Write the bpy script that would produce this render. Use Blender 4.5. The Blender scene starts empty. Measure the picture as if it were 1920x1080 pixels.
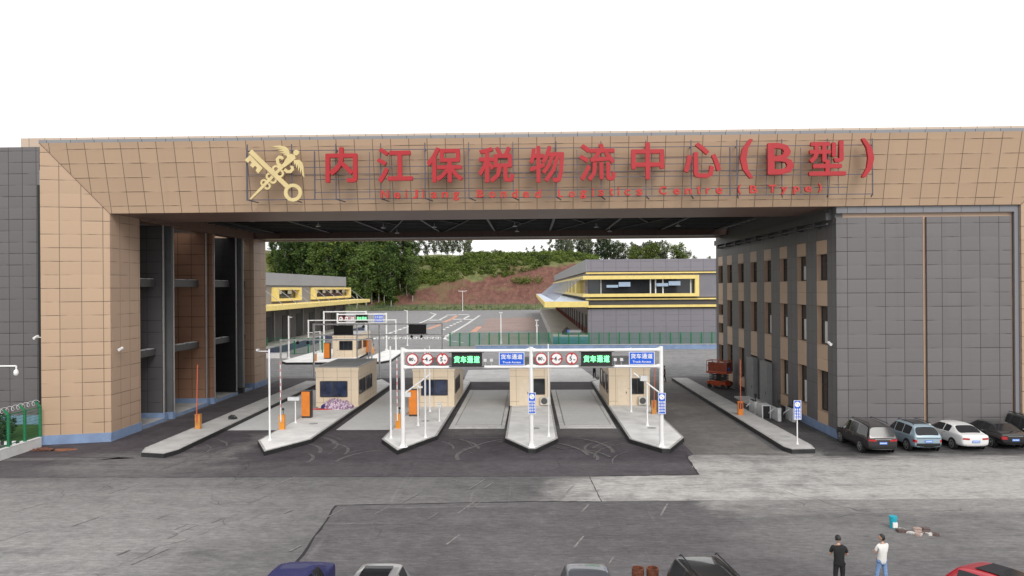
import bpy, bmesh, math, random
from mathutils import Vector, Matrix, noise
random.seed(7)
R = math.radians
scene = bpy.context.scene
COL = scene.collection
# ------------------------------------------------------------------ camera
F_PX, PSI, ROLL, CAM_H = 1380.0, math.atan(33/1380.0), 0.0074, 10.2
cam_d = bpy.data.cameras.new('camera'); cam = bpy.data.objects.new('camera', cam_d); COL.objects.link(cam)
cam_d.sensor_width = 36.0; cam_d.lens = F_PX/1920*36; cam_d.clip_start = 0.5; cam_d.clip_end = 3000
cam.matrix_world = Matrix.Translation((0, 0, CAM_H)) @ Matrix.Rotation(PSI, 4, 'Z') @ Matrix.Rotation(R(90), 4, 'X') @ Matrix.Rotation(-ROLL, 4, 'Z')
scene.camera = cam
# ------------------------------------------------------------------ sky, sun, exposure
SUN_EL, SUN_AZ = R(40), R(160)      # azimuth clockwise from +Y: sun behind the camera, to the right
w = bpy.data.worlds.new('World'); scene.world = w; w.use_nodes = True
nt = w.node_tree; bg = nt.nodes['Background']
sky = nt.nodes.new('ShaderNodeTexSky'); sky.sky_type = 'NISHITA'; sky.sun_disc = False
sky.sun_elevation = SUN_EL; sky.sun_rotation = SUN_AZ; sky.dust_density = 4.0
hs = nt.nodes.new('ShaderNodeHueSaturation'); hs.inputs['Saturation'].default_value = 0.22
mx = nt.nodes.new('ShaderNodeMix'); mx.data_type = 'RGBA'; mx.inputs[0].default_value = 0.72
mx.inputs[7].default_value = (10.6, 10.5, 10.4, 1)      # the even white cloud sheet
nt.links.new(sky.outputs[0], hs.inputs['Color']); nt.links.new(hs.outputs[0], mx.inputs[6])
nt.links.new(mx.outputs[2], bg.inputs[0]); bg.inputs[1].default_value = 0.12
sd = bpy.data.lights.new('sun', 'SUN'); sd.energy = 1.25; sd.angle = R(22); sd.color = (1, 0.965, 0.91)
so = bpy.data.objects.new('sun', sd); COL.objects.link(so)
sv = Vector((math.sin(SUN_AZ)*math.cos(SUN_EL), math.cos(SUN_AZ)*math.cos(SUN_EL), math.sin(SUN_EL)))
so.rotation_euler = sv.to_track_quat('Z', 'Y').to_euler()
scene.view_settings.view_transform = 'Standard'; scene.view_settings.look = 'None'
scene.view_settings.exposure = 0.28; scene.view_settings.gamma = 1.0
# ------------------------------------------------------------------ picture measurements -> points of the place
def ray(u, v):
    a = u-960; b = v-540
    ap = a*math.cos(ROLL)-b*math.sin(ROLL); bp = a*math.sin(ROLL)+b*math.cos(ROLL)
    return (ap*math.cos(PSI)-F_PX*math.sin(PSI), ap*math.sin(PSI)+F_PX*math.cos(PSI), -bp)
def gp(u, v, z=0.0):
    d = ray(u, v); t = (z-CAM_H)/d[2]; return Vector((d[0]*t, d[1]*t, z))
def yp(u, v, y):
    d = ray(u, v); t = y/d[1]; return Vector((d[0]*t, y, CAM_H+d[2]*t))
# ------------------------------------------------------------------ mesh helpers
def box(bm, x0, x1, y0, y1, z0, z1, m=None):
    vs = [bm.verts.new(p) for p in ((x0,y0,z0),(x1,y0,z0),(x1,y1,z0),(x0,y1,z0),(x0,y0,z1),(x1,y0,z1),(x1,y1,z1),(x0,y1,z1))]
    for f in ((0,3,2,1),(4,5,6,7),(0,1,5,4),(1,2,6,5),(2,3,7,6),(3,0,4,7)):
        bm.faces.new([vs[i] for i in f])
    if m is not None: bmesh.ops.transform(bm, matrix=m, verts=vs)
    return vs
def quad(bm, *ps):
    return bm.faces.new([bm.verts.new(p) for p in ps])
def prism(bm, pts, z0, z1):
    b = [bm.verts.new((p[0], p[1], z0)) for p in pts]; t = [bm.verts.new((p[0], p[1], z1)) for p in pts]
    n = len(pts)
    bm.faces.new(t); bm.faces.new(b[::-1])
    for i in range(n): bm.faces.new((b[i], b[(i+1) % n], t[(i+1) % n], t[i]))
def frame_of(d):
    d = Vector(d).normalized(); up = Vector((0,0,1)) if abs(d.z) < .95 else Vector((1,0,0))
    a = d.cross(up).normalized(); return a, d.cross(a).normalized(), d
def tube(bm, p0, p1, r0, r1=None, n=10, cap=True):
    r1 = r0 if r1 is None else r1
    p0 = Vector(p0); p1 = Vector(p1); a, b, d = frame_of(p1-p0)
    v0 = [bm.verts.new(p0+(a*math.cos(2*math.pi*i/n)+b*math.sin(2*math.pi*i/n))*r0) for i in range(n)]
    v1 = [bm.verts.new(p1+(a*math.cos(2*math.pi*i/n)+b*math.sin(2*math.pi*i/n))*r1) for i in range(n)]
    for i in range(n): bm.faces.new((v0[i], v0[(i+1) % n], v1[(i+1) % n], v1[i]))
    if cap: bm.faces.new(v0[::-1]); bm.faces.new(v1)
def bar(bm, p0, p1, wd, ht=None):
    ht = ht or wd; p0 = Vector(p0); p1 = Vector(p1); a, b, d = frame_of(p1-p0)
    vs = []
    for p in (p0, p1):
        for sa, sb in ((-1,-1),(1,-1),(1,1),(-1,1)): vs.append(bm.verts.new(p+a*sa*wd/2+b*sb*ht/2))
    for f in ((0,1,2,3),(7,6,5,4),(0,4,5,1),(1,5,6,2),(2,6,7,3),(3,7,4,0)): bm.faces.new([vs[i] for i in f])
def path(bm, pts, r, n=8):
    for i in range(len(pts)-1): tube(bm, pts[i], pts[i+1], r, r, n)
def ball(bm, c, rx, ry=None, rz=None, u=12, v=8):
    ry = rx if ry is None else ry; rz = rx if rz is None else rz
    bmesh.ops.create_uvsphere(bm, u_segments=u, v_segments=v, radius=1.0, matrix=Matrix.Translation(c) @ Matrix.Diagonal((rx, ry, rz, 1)))
def xz_poly(bm, pts, y0, y1):
    """outline in the XZ plane, extruded from y0 (front) to y1"""
    a = sum(pts[i][0]*pts[(i+1) % len(pts)][1]-pts[(i+1) % len(pts)][0]*pts[i][1] for i in range(len(pts)))
    if a < 0: pts = pts[::-1]
    f = [bm.verts.new((p[0], y0, p[1])) for p in pts]; k = [bm.verts.new((p[0], y1, p[1])) for p in pts]
    n = len(pts); bm.faces.new(f); bm.faces.new(k[::-1])
    for i in range(n): bm.faces.new((f[(i+1) % n], f[i], k[i], k[(i+1) % n]))
def new(): return bmesh.new()
def obj(name, bm, m, parent=None, world=False, smooth=False, fixn=True):
    if isinstance(bm, bpy.types.Mesh): me = bm
    else:
        if fixn: bmesh.ops.recalc_face_normals(bm, faces=bm.faces)
        uv = bm.loops.layers.uv.new('UVMap')
        for f in bm.faces:
            f.smooth = smooth; n = f.normal
            if abs(n.z) > .9:
                for l in f.loops: l[uv].uv = (l.vert.co.x, l.vert.co.y)
            else:
                t = Vector((0,0,1)).cross(n).normalized(); c = math.sqrt(max(1e-6, 1-n.z*n.z))
                for l in f.loops: l[uv].uv = (l.vert.co.dot(t), l.vert.co.z/c)
        me = bpy.data.meshes.new(name); bm.to_mesh(me); bm.free()
        if smooth: me.set_sharp_from_angle(angle=R(38))
    if m is not None and len(me.materials) == 0: me.materials.append(m)
    o = bpy.data.objects.new(name, me); COL.objects.link(o)
    if parent is not None:
        o.parent = parent
        if world:
            t = parent
            off = Vector((0,0,0))
            while t is not None: off += Vector(t.location); t = t.parent
            o.location = -off
    return o
def tag(o, label=None, cat=None, group=None, kind=None):
    if label: o['label'] = label
    if cat: o['category'] = cat
    if group: o['group'] = group
    if kind: o['kind'] = kind
    return o
def thing(name, label, cat, loc=(0,0,0), rz=0.0, group=None):
    o = bpy.data.objects.new(name, None); COL.objects.link(o); o.empty_display_size = .2
    o.location = loc; o.rotation_euler = (0, 0, rz); return tag(o, label, cat, group)
def struct(name, bm, m): return tag(obj(name, bm, m), kind='structure')
KIDS = {}
def dup(root, loc, rz=0.0, label=None, group=None, scale=None):
    def cp(o, par):
        c = o.copy(); COL.objects.link(c)
        if par is not None: c.parent = par
        for ch in o.children: cp(ch, c)
        return c
    r = cp(root, None); r.location = loc; r.rotation_euler = (0, 0, rz)
    if scale: r.scale = scale
    if label: r['label'] = label
    if group: r['group'] = group
    return r
# ------------------------------------------------------------------ text
def text_mesh(body, res=2):
    c = bpy.data.curves.new('t', 'FONT'); c.body = body; c.resolution_u = res; c.extrude = 0
    o = bpy.data.objects.new('t', c); COL.objects.link(o)
    dg = bpy.context.evaluated_depsgraph_get(); me = bpy.data.meshes.new_from_object(o.evaluated_get(dg))
    bpy.data.objects.remove(o); bpy.data.curves.remove(c); return me
def text(bm, body, x0, x1, z0, z1, y, depth=.02, bold=0.0, keep=False):
    """glyphs fitted into the box x0..x1, z0..z1, front at y (facing -Y), extruded to y+depth"""
    me = text_mesh(body)
    xs = [v.co.x for v in me.vertices]; ys = [v.co.y for v in me.vertices]
    if not xs: return
    bx0, bx1, by0, by1 = min(xs), max(xs), min(ys), max(ys)
    X0, X1, Z0, Z1 = x0+bold, x1-bold, z0+bold, z1-bold
    sx = (X1-X0)/max(1e-4, bx1-bx0); sz = (Z1-Z0)/max(1e-4, by1-by0)
    if keep: sx = min(sx, sz); sz = sx; X0 = (x0+x1)/2-sx*(bx1-bx0)/2; Z0 = (z0+z1)/2-sz*(by1-by0)/2
    offs = [(0, 0)] if bold == 0 else [(0,0),(-1,0),(1,0),(0,-1),(0,1),(-.7,-.7),(.7,-.7),(-.7,.7),(.7,.7)]
    tmp = bmesh.new()
    for k, (ox, oz) in enumerate(offs):
        b2 = bmesh.new(); b2.from_mesh(me)
        bmesh.ops.dissolve_limit(b2, angle_limit=.01, verts=b2.verts, edges=b2.edges)
        yy = y+k*.0015
        for v in b2.verts: v.co = Vector((X0+(v.co.x-bx0)*sx+ox*bold, yy, Z0+(v.co.y-by0)*sz+oz*bold))
        r = bmesh.ops.extrude_face_region(b2, geom=list(b2.faces))
        for e in r['geom']:
            if isinstance(e, bmesh.types.BMVert): e.co.y = yy+depth
        m2 = bpy.data.meshes.new('x'); b2.to_mesh(m2); b2.free(); tmp.from_mesh(m2); bpy.data.meshes.remove(m2)
    bmesh.ops.recalc_face_normals(tmp, faces=tmp.faces)
    m2 = bpy.data.meshes.new('x'); tmp.to_mesh(m2); tmp.free(); bm.from_mesh(m2)
    bpy.data.meshes.remove(m2); bpy.data.meshes.remove(me)
# ------------------------------------------------------------------ materials
def _m(name):
    m = bpy.data.materials.new(name); m.use_nodes = True
    n = m.node_tree; return m, n, n.nodes['Principled BSDF']
def N(n, t, **k):
    x = n.nodes.new(t)
    for a, b in k.items(): setattr(x, a, b)
    return x
def math_(n, op, a, b=None, clamp=False):
    x = n.nodes.new('ShaderNodeMath'); x.operation = op; x.use_clamp = clamp
    for i, v in enumerate((a, b)):
        if v is None: continue
        if isinstance(v, (int, float)): x.inputs[i].default_value = v
        else: n.links.new(v, x.inputs[i])
    return x.outputs[0]
def mixc(n, f, a, b, blend='MIX'):
    x = n.nodes.new('ShaderNodeMix'); x.data_type = 'RGBA'; x.blend_type = blend
    for i, v in ((0, f), (6, a), (7, b)):
        if isinstance(v, (int, float)): x.inputs[i].default_value = v
        elif isinstance(v, tuple): x.inputs[i].default_value = (*v[:3], 1)
        else: n.links.new(v, x.inputs[i])
    return x.outputs[2]
def noise_(n, co, scale, detail=4, rough=.55, dist=0.0):
    x = n.nodes.new('ShaderNodeTexNoise'); x.inputs['Scale'].default_value = scale
    x.inputs['Detail'].default_value = detail; x.inputs['Roughness'].default_value = rough; x.inputs['Distortion'].default_value = dist
    if co is not None: n.links.new(co, x.inputs['Vector'])
    return x.outputs['Fac']
def ramp_(n, f, lo, hi):
    x = n.nodes.new('ShaderNodeMapRange'); x.inputs[1].default_value = lo; x.inputs[2].default_value = hi
    x.interpolation_type = 'SMOOTHSTEP'
    n.links.new(f, x.inputs[0]); return x.outputs[0]
def scalev(n, co, s):
    x = n.nodes.new('ShaderNodeMapping'); x.inputs['Scale'].default_value = s; n.links.new(co, x.inputs[0]); return x.outputs[0]
def bump(n, b, h, s=.2, d=.02):
    x = n.nodes.new('ShaderNodeBump'); x.inputs['Strength'].default_value = s; x.inputs['Distance'].default_value = d
    n.links.new(h, x.inputs['Height']); n.links.new(x.outputs[0], b.inputs['Normal'])
MC = {}
def mat(name, c, rough=.6, metal=0.0, var=.12, sc=3.0, coat=0.0, emit=0.0, spec=None, alpha=None):
    if name in MC: return MC[name]
    m, n, b = _m(name)
    g = N(n, 'ShaderNodeNewGeometry')
    f = noise_(n, g.outputs['Position'], sc, 5)
    col = mixc(n, ramp_(n, f, .3, .7), tuple(x*(1-var) for x in c), tuple(min(1, x*(1+var)) for x in c))
    n.links.new(col, b.inputs['Base Color'])
    b.inputs['Roughness'].default_value = rough; b.inputs['Metallic'].default_value = metal
    if coat: b.inputs['Coat Weight'].default_value = coat; b.inputs['Coat Roughness'].default_value = .04
    if spec is not None: b.inputs['Specular IOR Level'].default_value = spec
    if emit:
        n.links.new(col, b.inputs['Emission Color']); b.inputs['Emission Strength'].default_value = emit
    if alpha is not None: b.inputs['Alpha'].default_value = alpha
    MC[name] = m; return m
def panel(name, c, W, H, u0=0.0, v0=0.0, line=.045, lc=.28, var=.07, rough=.42, hl=1.0, vl=1.0, tone=None):
    """metal cladding panels: joints, per-panel tone, slightly uneven joint darkness"""
    m, n, b = _m(name)
    uv = N(n, 'ShaderNodeUVMap'); sp = N(n, 'ShaderNodeSeparateXYZ'); n.links.new(uv.outputs[0], sp.inputs[0])
    u = math_(n, 'DIVIDE', math_(n, 'SUBTRACT', sp.outputs[0], u0), W); v = math_(n, 'DIVIDE', math_(n, 'SUBTRACT', sp.outputs[1], v0), H)
    fu = math_(n, 'FRACT', u); fv = math_(n, 'FRACT', v)
    du = math_(n, 'MULTIPLY', math_(n, 'MINIMUM', fu, math_(n, 'SUBTRACT', 1.0, fu)), W)
    dv = math_(n, 'MULTIPLY', math_(n, 'MINIMUM', fv, math_(n, 'SUBTRACT', 1.0, fv)), H)
    lu = math_(n, 'LESS_THAN', du, line/2); lv = math_(n, 'LESS_THAN', dv, line/2)
    co = N(n, 'ShaderNodeCombineXYZ'); n.links.new(math_(n, 'FLOOR', u), co.inputs[0]); n.links.new(math_(n, 'FLOOR', v), co.inputs[1])
    wn = N(n, 'ShaderNodeTexWhiteNoise', noise_dimensions='2D'); n.links.new(co.outputs[0], wn.inputs['Vector'])
    st = noise_(n, scalev(n, uv.outputs[0], (.55, 1.1, 1)), 1.0, 3)
    hstr = math_(n, 'MULTIPLY', ramp_(n, st, .36, .6), hl)
    l = math_(n, 'MAXIMUM', math_(n, 'MULTIPLY', lu, .85*vl), math_(n, 'MULTIPLY', lv, hstr), True)
    big = noise_(n, scalev(n, uv.outputs[0], (.08, .1, 1)), 1.0, 4)
    c1 = tuple(x*(1-var) for x in c); c2 = tuple(x*(1+var) for x in c)
    if tone: c2 = tone
    t = math_(n, 'ADD', math_(n, 'MULTIPLY', wn.outputs['Value'], .6), math_(n, 'MULTIPLY', big, .4))
    col = mixc(n, t, c1, c2)
    stn = noise_(n, scalev(n, uv.outputs[0], (1.3, .045, 1)), 1.0, 5, .7)
    col = mixc(n, math_(n, 'MULTIPLY', ramp_(n, stn, .52, .75), .16), col, tuple(x*.6 for x in c))
    col = mixc(n, math_(n, 'MULTIPLY', ramp_(n, math_(n, 'SUBTRACT', 1.0, stn), .55, .72), .10), col, tuple(min(1, x*1.35) for x in c))
    col = mixc(n, l, col, tuple(x*lc for x in c))
    n.links.new(col, b.inputs['Base Color']); b.inputs['Roughness'].default_value = rough
    b.inputs['Specular IOR Level'].default_value = .3
    pil = math_(n, 'MULTIPLY', math_(n, 'MINIMUM', math_(n, 'MULTIPLY', du, 6.0), 1.0), math_(n, 'MINIMUM', math_(n, 'MULTIPLY', dv, 6.0), 1.0))
    hh = math_(n, 'ADD', pil, math_(n, 'MULTIPLY', noise_(n, scalev(n, uv.outputs[0], (.7, 1.6, 1)), 1.0, 2), .7))
    bump(n, b, hh, .25, .02)
    return m
def glass(name, c=(.02,.023,.028), rough=.06, var=.3):
    return mat(name, c, rough, 0, var, .35, spec=.6)
# ------------------------------------------------------------------ shared materials
TAN = (.44, .313, .215); GREY = (.152, .142, .146)
M_tan_pier = panel('tan_panel_pier', TAN, 1.32, .905, -17.58, 18.54)
M_tan_fascia = panel('tan_panel_fascia', TAN, 1.2, .952, -26.94, 20.18, line=.05)
M_tan_side = panel('tan_panel_side', (.44, .31, .225), 1.2, .905, 0, 18.54, hl=.9, vl=.7)
M_tan_cop = panel('tan_panel_coping', (.50, .40, .32), 1.25, 5, 0, -1, hl=0)
M_grey_front = panel('grey_panel_front', GREY, 1.24, .92, 21.12, 14.3)
M_grey_side = panel('grey_panel_side', (.135, .13, .133), .85, .92, 0, 14.3, vl=.55, hl=.55)
M_grey_far = panel('grey_panel_annex', (.142, .132, .136), 1.08, .875, 0, 0, line=.05)
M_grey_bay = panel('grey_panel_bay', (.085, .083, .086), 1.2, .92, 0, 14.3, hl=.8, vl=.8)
M_tan_bay_shaded = panel('tan_panel_bay_shaded', (.26, .145, .095), 1.2, .92, 0, 14.3, lc=.2)  # tan darkened in colour to carry the shade of the recess
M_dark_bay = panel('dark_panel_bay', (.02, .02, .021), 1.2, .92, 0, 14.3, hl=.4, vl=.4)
M_tanplain = mat('tan_sheet', (.47, .33, .235), .45, 0, .06, .6)
M_greytrim = mat('grey_trim_sheet', (.20, .205, .215), .45, 0, .06, .5)
M_dkbrown = mat('dark_brown_sheet', (.16, .085, .065), .5, 0, .1, .6)  # plain dark brown for the mitre joints
M_film = mat('blue_protective_film', (.20, .28, .44), .35, 0, .12, 1.2)
M_steel = mat('black_steel', (.016, .017, .018), .6, .0, .2, 1.0)
M_fin = mat('grey_fin', (.10, .103, .106), .5, 0, .08, 1)
M_white = mat('white_paint', (.78, .78, .78), .4, 0, .03, 2)
M_offwhite = mat('offwhite_paint', (.62, .63, .63), .5, 0, .06, 2)
M_galv = mat('galvanised_grey', (.62, .63, .64), .5, 0, .08, 3)
M_orange = mat('orange_paint', (.66, .20, .025), .45, 0, .08, 3)
M_orange2 = mat('amber_paint', (.70, .27, .03), .45, 0, .08, 3)
M_black = mat('black_plastic', (.018, .018, .019), .5, 0, .1, 3)
M_rubber = mat('black_rubber', (.022, .022, .023), .85, 0, .15, 8)
M_glass = glass('dark_glass')
M_glassblue = mat('curtained_glass', (.035, .045, .085), .08, 0, .4, 1.4, spec=.6)
M_frame = mat('dark_window_frame', (.035, .033, .034), .45, 0, .1, 3)
M_kerbtop = mat('concrete_island_top', (.69, .69, .685), .85, 0, .12, .7)
M_kerbtop2 = mat('concrete_island_grey', (.42, .415, .41), .85, 0, .12, .9)
M_kerb = mat('black_kerb_paint', (.02, .02, .021), .6, 0, .25, 2)
M_kerbedge = mat('kerb_stone_edge', (.38, .375, .37), .8, 0, .2, 3)
M_red = mat('red_paint', (.55, .035, .03), .4, 0, .08, 2)
M_signred = mat('sign_red', (.42, .03, .035), .45, 0, .08, 2)
M_signblue = mat('sign_blue', (.003, .10, .62), .55, 0, .05, 2)
M_green = mat('green_fence_paint', (.012, .17, .07), .45, 0, .12, 3)
M_yellow = mat('yellow_trim_paint', (.78, .62, .22), .5, 0, .06, 1)
M_led = mat('led_green', (.18, .85, .34), .5, 0, .1, 9, emit=.9)
M_armred = mat('faded_red_arm', (.50, .11, .06), .5, 0, .1, 3)
# ------------------------------------------------------------------ ground materials
def ground(name, lo, hi, dust=None, masks=(), streak=.5, tracks=True, bumpy=.25, mot=1.0):
    m, n, b = _m(name)
    g = N(n, 'ShaderNodeNewGeometry'); P = g.outputs['Position']
    sp = N(n, 'ShaderNodeSeparateXYZ'); n.links.new(P, sp.inputs[0])
    big = noise_(n, P, .11, 6, .62, .4); med = noise_(n, P, .75, 6, .65, .3); fine = noise_(n, P, 14, 3, .7); grit = noise_(n, P, 55, 2, .6)
    stx = noise_(n, scalev(n, P, (.10, .9, 1)), 1.0, 6, .7, .3)
    f = math_(n, 'ADD', math_(n, 'MULTIPLY', big, .45), math_(n, 'ADD', math_(n, 'MULTIPLY', med, .3), math_(n, 'MULTIPLY', stx, streak*.5)))
    f = ramp_(n, f, .34, .66)
    col = mixc(n, f, lo, hi)
    warp = math_(n, 'MULTIPLY', math_(n, 'SUBTRACT', noise_(n, P, .22, 7, .68, .6), .5), 9.0)
    warp2 = math_(n, 'MULTIPLY', math_(n, 'SUBTRACT', noise_(n, scalev(n, P, (.25, 1.3, 1)), 1.0, 6, .7), .5), 5.0)
    for (x0, x1, y0, y1, soft, c, amt) in masks:
        X = math_(n, 'ADD', sp.outputs[0], warp); Y = math_(n, 'ADD', sp.outputs[1], warp2)
        k = None
        for lo_, ax, sgn in ((x0, X, 1), (x1, X, -1), (y0, Y, 1), (y1, Y, -1)):
            if lo_ is None: continue
            s = ramp_(n, math_(n, 'MULTIPLY', math_(n, 'SUBTRACT', ax, float(lo_)), float(sgn)), -soft, soft)
            k = s if k is None else math_(n, 'MULTIPLY', k, s)
        k = math_(n, 'MULTIPLY', k, math_(n, 'MULTIPLY', ramp_(n, math_(n, 'ADD', math_(n, 'MULTIPLY', med, .5), math_(n, 'MULTIPLY', stx, .5)), .22, .62), amt))
        col = mixc(n, k, col, c)
    if tracks:      # long pale scuffs along the driving directions
        sc1 = noise_(n, scalev(n, P, (1.6, .09, 1)), 1.0, 3, .6, .5)
        col = mixc(n, math_(n, 'MULTIPLY', ramp_(n, sc1, .64, .74), .22), col, tuple(min(1, x*1.9) for x in hi))
        sc2 = noise_(n, scalev(n, P, (.08, 2.2, 1)), 1.0, 4, .6, .3)
        col = mixc(n, math_(n, 'MULTIPLY', ramp_(n, sc2, .63, .72), .3), col, tuple(min(1, x*1.7) for x in hi))
        dk = noise_(n, scalev(n, P, (.5, 1.6, 1)), 1.0, 4, .75, .8)
        col = mixc(n, math_(n, 'MULTIPLY', ramp_(n, dk, .66, .76), .45), col, tuple(x*.55 for x in lo))
    sp2 = noise_(n, P, 5.0, 2, .9)
    col = mixc(n, math_(n, 'MULTIPLY', ramp_(n, sp2, .755, .78), .75), col, (.6, .6, .6))
    mid = noise_(n, scalev(n, P, (1.6, 3.2, 1)), 1.6, 4, .75); mid2 = noise_(n, scalev(n, P, (.7, 2.6, 1)), 2.2, 3, .8)
    for nn_, am in ((mid, .22*mot), (mid2, .19*mot)):
        mr = N(n, 'ShaderNodeMapRange'); mr.inputs[1].default_value = .3; mr.inputs[2].default_value = .7; mr.inputs[3].default_value = 1-am; mr.inputs[4].default_value = 1+am; n.links.new(nn_, mr.inputs[0])
        cv = N(n, 'ShaderNodeCombineXYZ')
        for i in range(3): n.links.new(mr.outputs[0], cv.inputs[i])
        col = mixc(n, 1.0, col, cv.outputs[0], 'MULTIPLY')
    if tracks:
        vo = N(n, 'ShaderNodeTexVoronoi'); vo.feature = 'DISTANCE_TO_EDGE'; vo.inputs['Scale'].default_value = .16
        wv = N(n, 'ShaderNodeVectorMath'); wv.operation = 'ADD'; nz_ = N(n, 'ShaderNodeTexNoise'); nz_.inputs['Scale'].default_value = .7; n.links.new(P, nz_.inputs['Vector']); n.links.new(P, wv.inputs[0]); n.links.new(nz_.outputs['Color'], wv.inputs[1]); n.links.new(wv.outputs[0], vo.inputs['Vector'])
        ck = math_(n, 'MULTIPLY', math_(n, 'LESS_THAN', vo.outputs['Distance'], .0035), ramp_(n, noise_(n, P, .09, 3), .5, .62))
        col = mixc(n, math_(n, 'MULTIPLY', ck, .55), col, tuple(x*.45 for x in lo))
        oil = ramp_(n, noise_(n, P, .55, 3, .6, .4), .70, .80)
        col = mixc(n, math_(n, 'MULTIPLY', oil, .5), col, tuple(x*.5 for x in lo))
    gv = math_(n, 'ADD', math_(n, 'MULTIPLY', fine, .5), math_(n, 'MULTIPLY', grit, .5))
    vv = N(n, 'ShaderNodeMapRange'); vv.inputs[1].default_value = .25; vv.inputs[2].default_value = .75; vv.inputs[3].default_value = .76; vv.inputs[4].default_value = 1.24
    n.links.new(gv, vv.inputs[0])
    hv = N(n, 'ShaderNodeCombineXYZ')
    for i in range(3): n.links.new(vv.outputs[0], hv.inputs[i])
    col = mixc(n, 1.0, col, hv.outputs[0], 'MULTIPLY')
    n.links.new(col, b.inputs['Base Color']); b.inputs['Roughness'].default_value = .88
    b.inputs['Specular IOR Level'].default_value = .25
    bump(n, b, math_(n, 'ADD', gv, math_(n, 'MULTIPLY', med, 1.5)), bumpy, .03)
    return m
CONC = (.42, .41, .395)
G_base = ground('dusty_asphalt', (.085, .081, .085), (.15, .145, .147),
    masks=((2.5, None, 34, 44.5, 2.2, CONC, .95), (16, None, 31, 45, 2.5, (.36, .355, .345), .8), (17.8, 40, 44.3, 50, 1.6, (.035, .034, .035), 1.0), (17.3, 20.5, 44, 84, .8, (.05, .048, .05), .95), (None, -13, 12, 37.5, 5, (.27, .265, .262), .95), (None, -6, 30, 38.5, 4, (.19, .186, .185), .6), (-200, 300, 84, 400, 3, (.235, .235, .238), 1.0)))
G_front = ground('newer_asphalt', (.078, .073, .078), (.135, .128, .133), masks=((7, None, 33.6, None, .9, (.30, .295, .285), .85), (9, None, 28, None, 3, (.19, .186, .184), .6), (20, None, 20, None, 4, (.26, .255, .25), .7)))
G_dark = ground('fresh_dark_asphalt', (.040, .034, .040), (.085, .076, .085), masks=((-40, 12, 39, 43.2, .8, (.10, .093, .10), .7), (-27, -19, 40, 46, 2, (.20, .195, .19), .6), (-19.5, -18, 44, 52, .8, (.2, .195, .19), .6), (-6, 7, 50.5, 54.5, 1, (.17, .165, .16), .6)))
G_lane = ground('worn_lane_asphalt', (.12, .112, .108), (.21, .20, .19), masks=((None, 11, None, None, 1.0, (.09, .085, .086), .7),))
G_scale = ground('weighbridge_concrete', (.50, .505, .505), (.60, .605, .605), tracks=False, bumpy=.05, streak=.2, mot=.25)
G_apron = ground('pale_concrete', (.45, .45, .445), (.66, .655, .645), tracks=False, bumpy=.1, mot=.6)
G_joint = mat('tar_joint', (.016, .014, .016), .8, 0, .2, 3)
# ------------------------------------------------------------------ ground
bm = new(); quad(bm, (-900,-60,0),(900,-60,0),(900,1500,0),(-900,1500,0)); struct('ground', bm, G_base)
def sheet(name, pts, z, m):
    bm = new(); bm.faces.new([bm.verts.new((p[0], p[1], z)) for p in pts]); return struct(name, bm, m)
def jag(p, q, n, a, rs):
    rr = random.Random(rs); o = []
    for i in range(n):
        t = i/n; o.append((p[0]+(q[0]-p[0])*t+rr.uniform(-a, a), p[1]+(q[1]-p[1])*t+rr.uniform(-a, a)))
    return o
A = [(-32.6, 44.4), (-40, 39.6)]
sheet('road', jag((-33.2,44.6),(-24.6,44.5),14,.05,1)+[(-24.2,44.2)]+jag((-24.2,44.1),(-42,43.0),10,.2,2)+[(-42,39.5)]+jag((-42,39.5),(3.15,39.84),60,.05,3)+jag((3.15,39.84),(9.09,40.15),14,.09,4)+jag((9.09,40.15),(9.4,44.9),8,.07,5)+[(9.9,45.0),(9.9,84),(-28.3,84),(-28.3,53),(-33,48)], .004, G_dark)
sheet('road_lane', jag((9.95,45.1),(15.5,45.0),12,.06,6)+[(15.6,84),(9.95,84)], .004, G_lane)
sheet('parking_lot', jag((-9.2,34.5),(0.4,35.15),20,.04,7)+jag((.4,35.15),(38,35.9),40,.06,8)+[(38,4),(-3,4)]+jag((-8.6,24.5),(-9.2,34.5),14,.05,9), .004, G_front)
bm = new()
def joint(p, q, wd, z=.009):
    p = Vector((*p, 0)); q = Vector((*q, 0)); d = (q-p).normalized(); s = Vector((-d.y, d.x, 0))*wd/2; k = 14; rr = random.Random(int(p.x*10))
    prev = None
    for i in range(k+1):
        c = p+(q-p)*i/k + s*rr.uniform(-.7, .7); wv = rr.uniform(.35, 1.2)
        a, b2 = c+s*wv, c-s*wv
        if prev: quad(bm, (prev[1].x, prev[1].y, z), (b2.x, b2.y, z), (a.x, a.y, z), (prev[0].x, prev[0].y, z))
        prev = (a, b2)
joint((-33.1,44.55),(-24.3,44.5),.10); joint((-9.2,34.5),(.4,35.15),.12); joint((.4,35.15),(3.3,35.05),.16); joint((-8.6,24.5),(-9.2,34.5),.12)
joint((3.15,39.84),(9.09,40.15),.16); joint((3.15,39.84),(3.35,35.05),.045); joint((9.09,40.15),(9.4,45.0),.12); joint((9.9,45.05),(15.6,45.0),.10)
joint((-20,39.7),(3.15,39.84),.045)
struct('road_joint', bm, G_joint)
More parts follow.
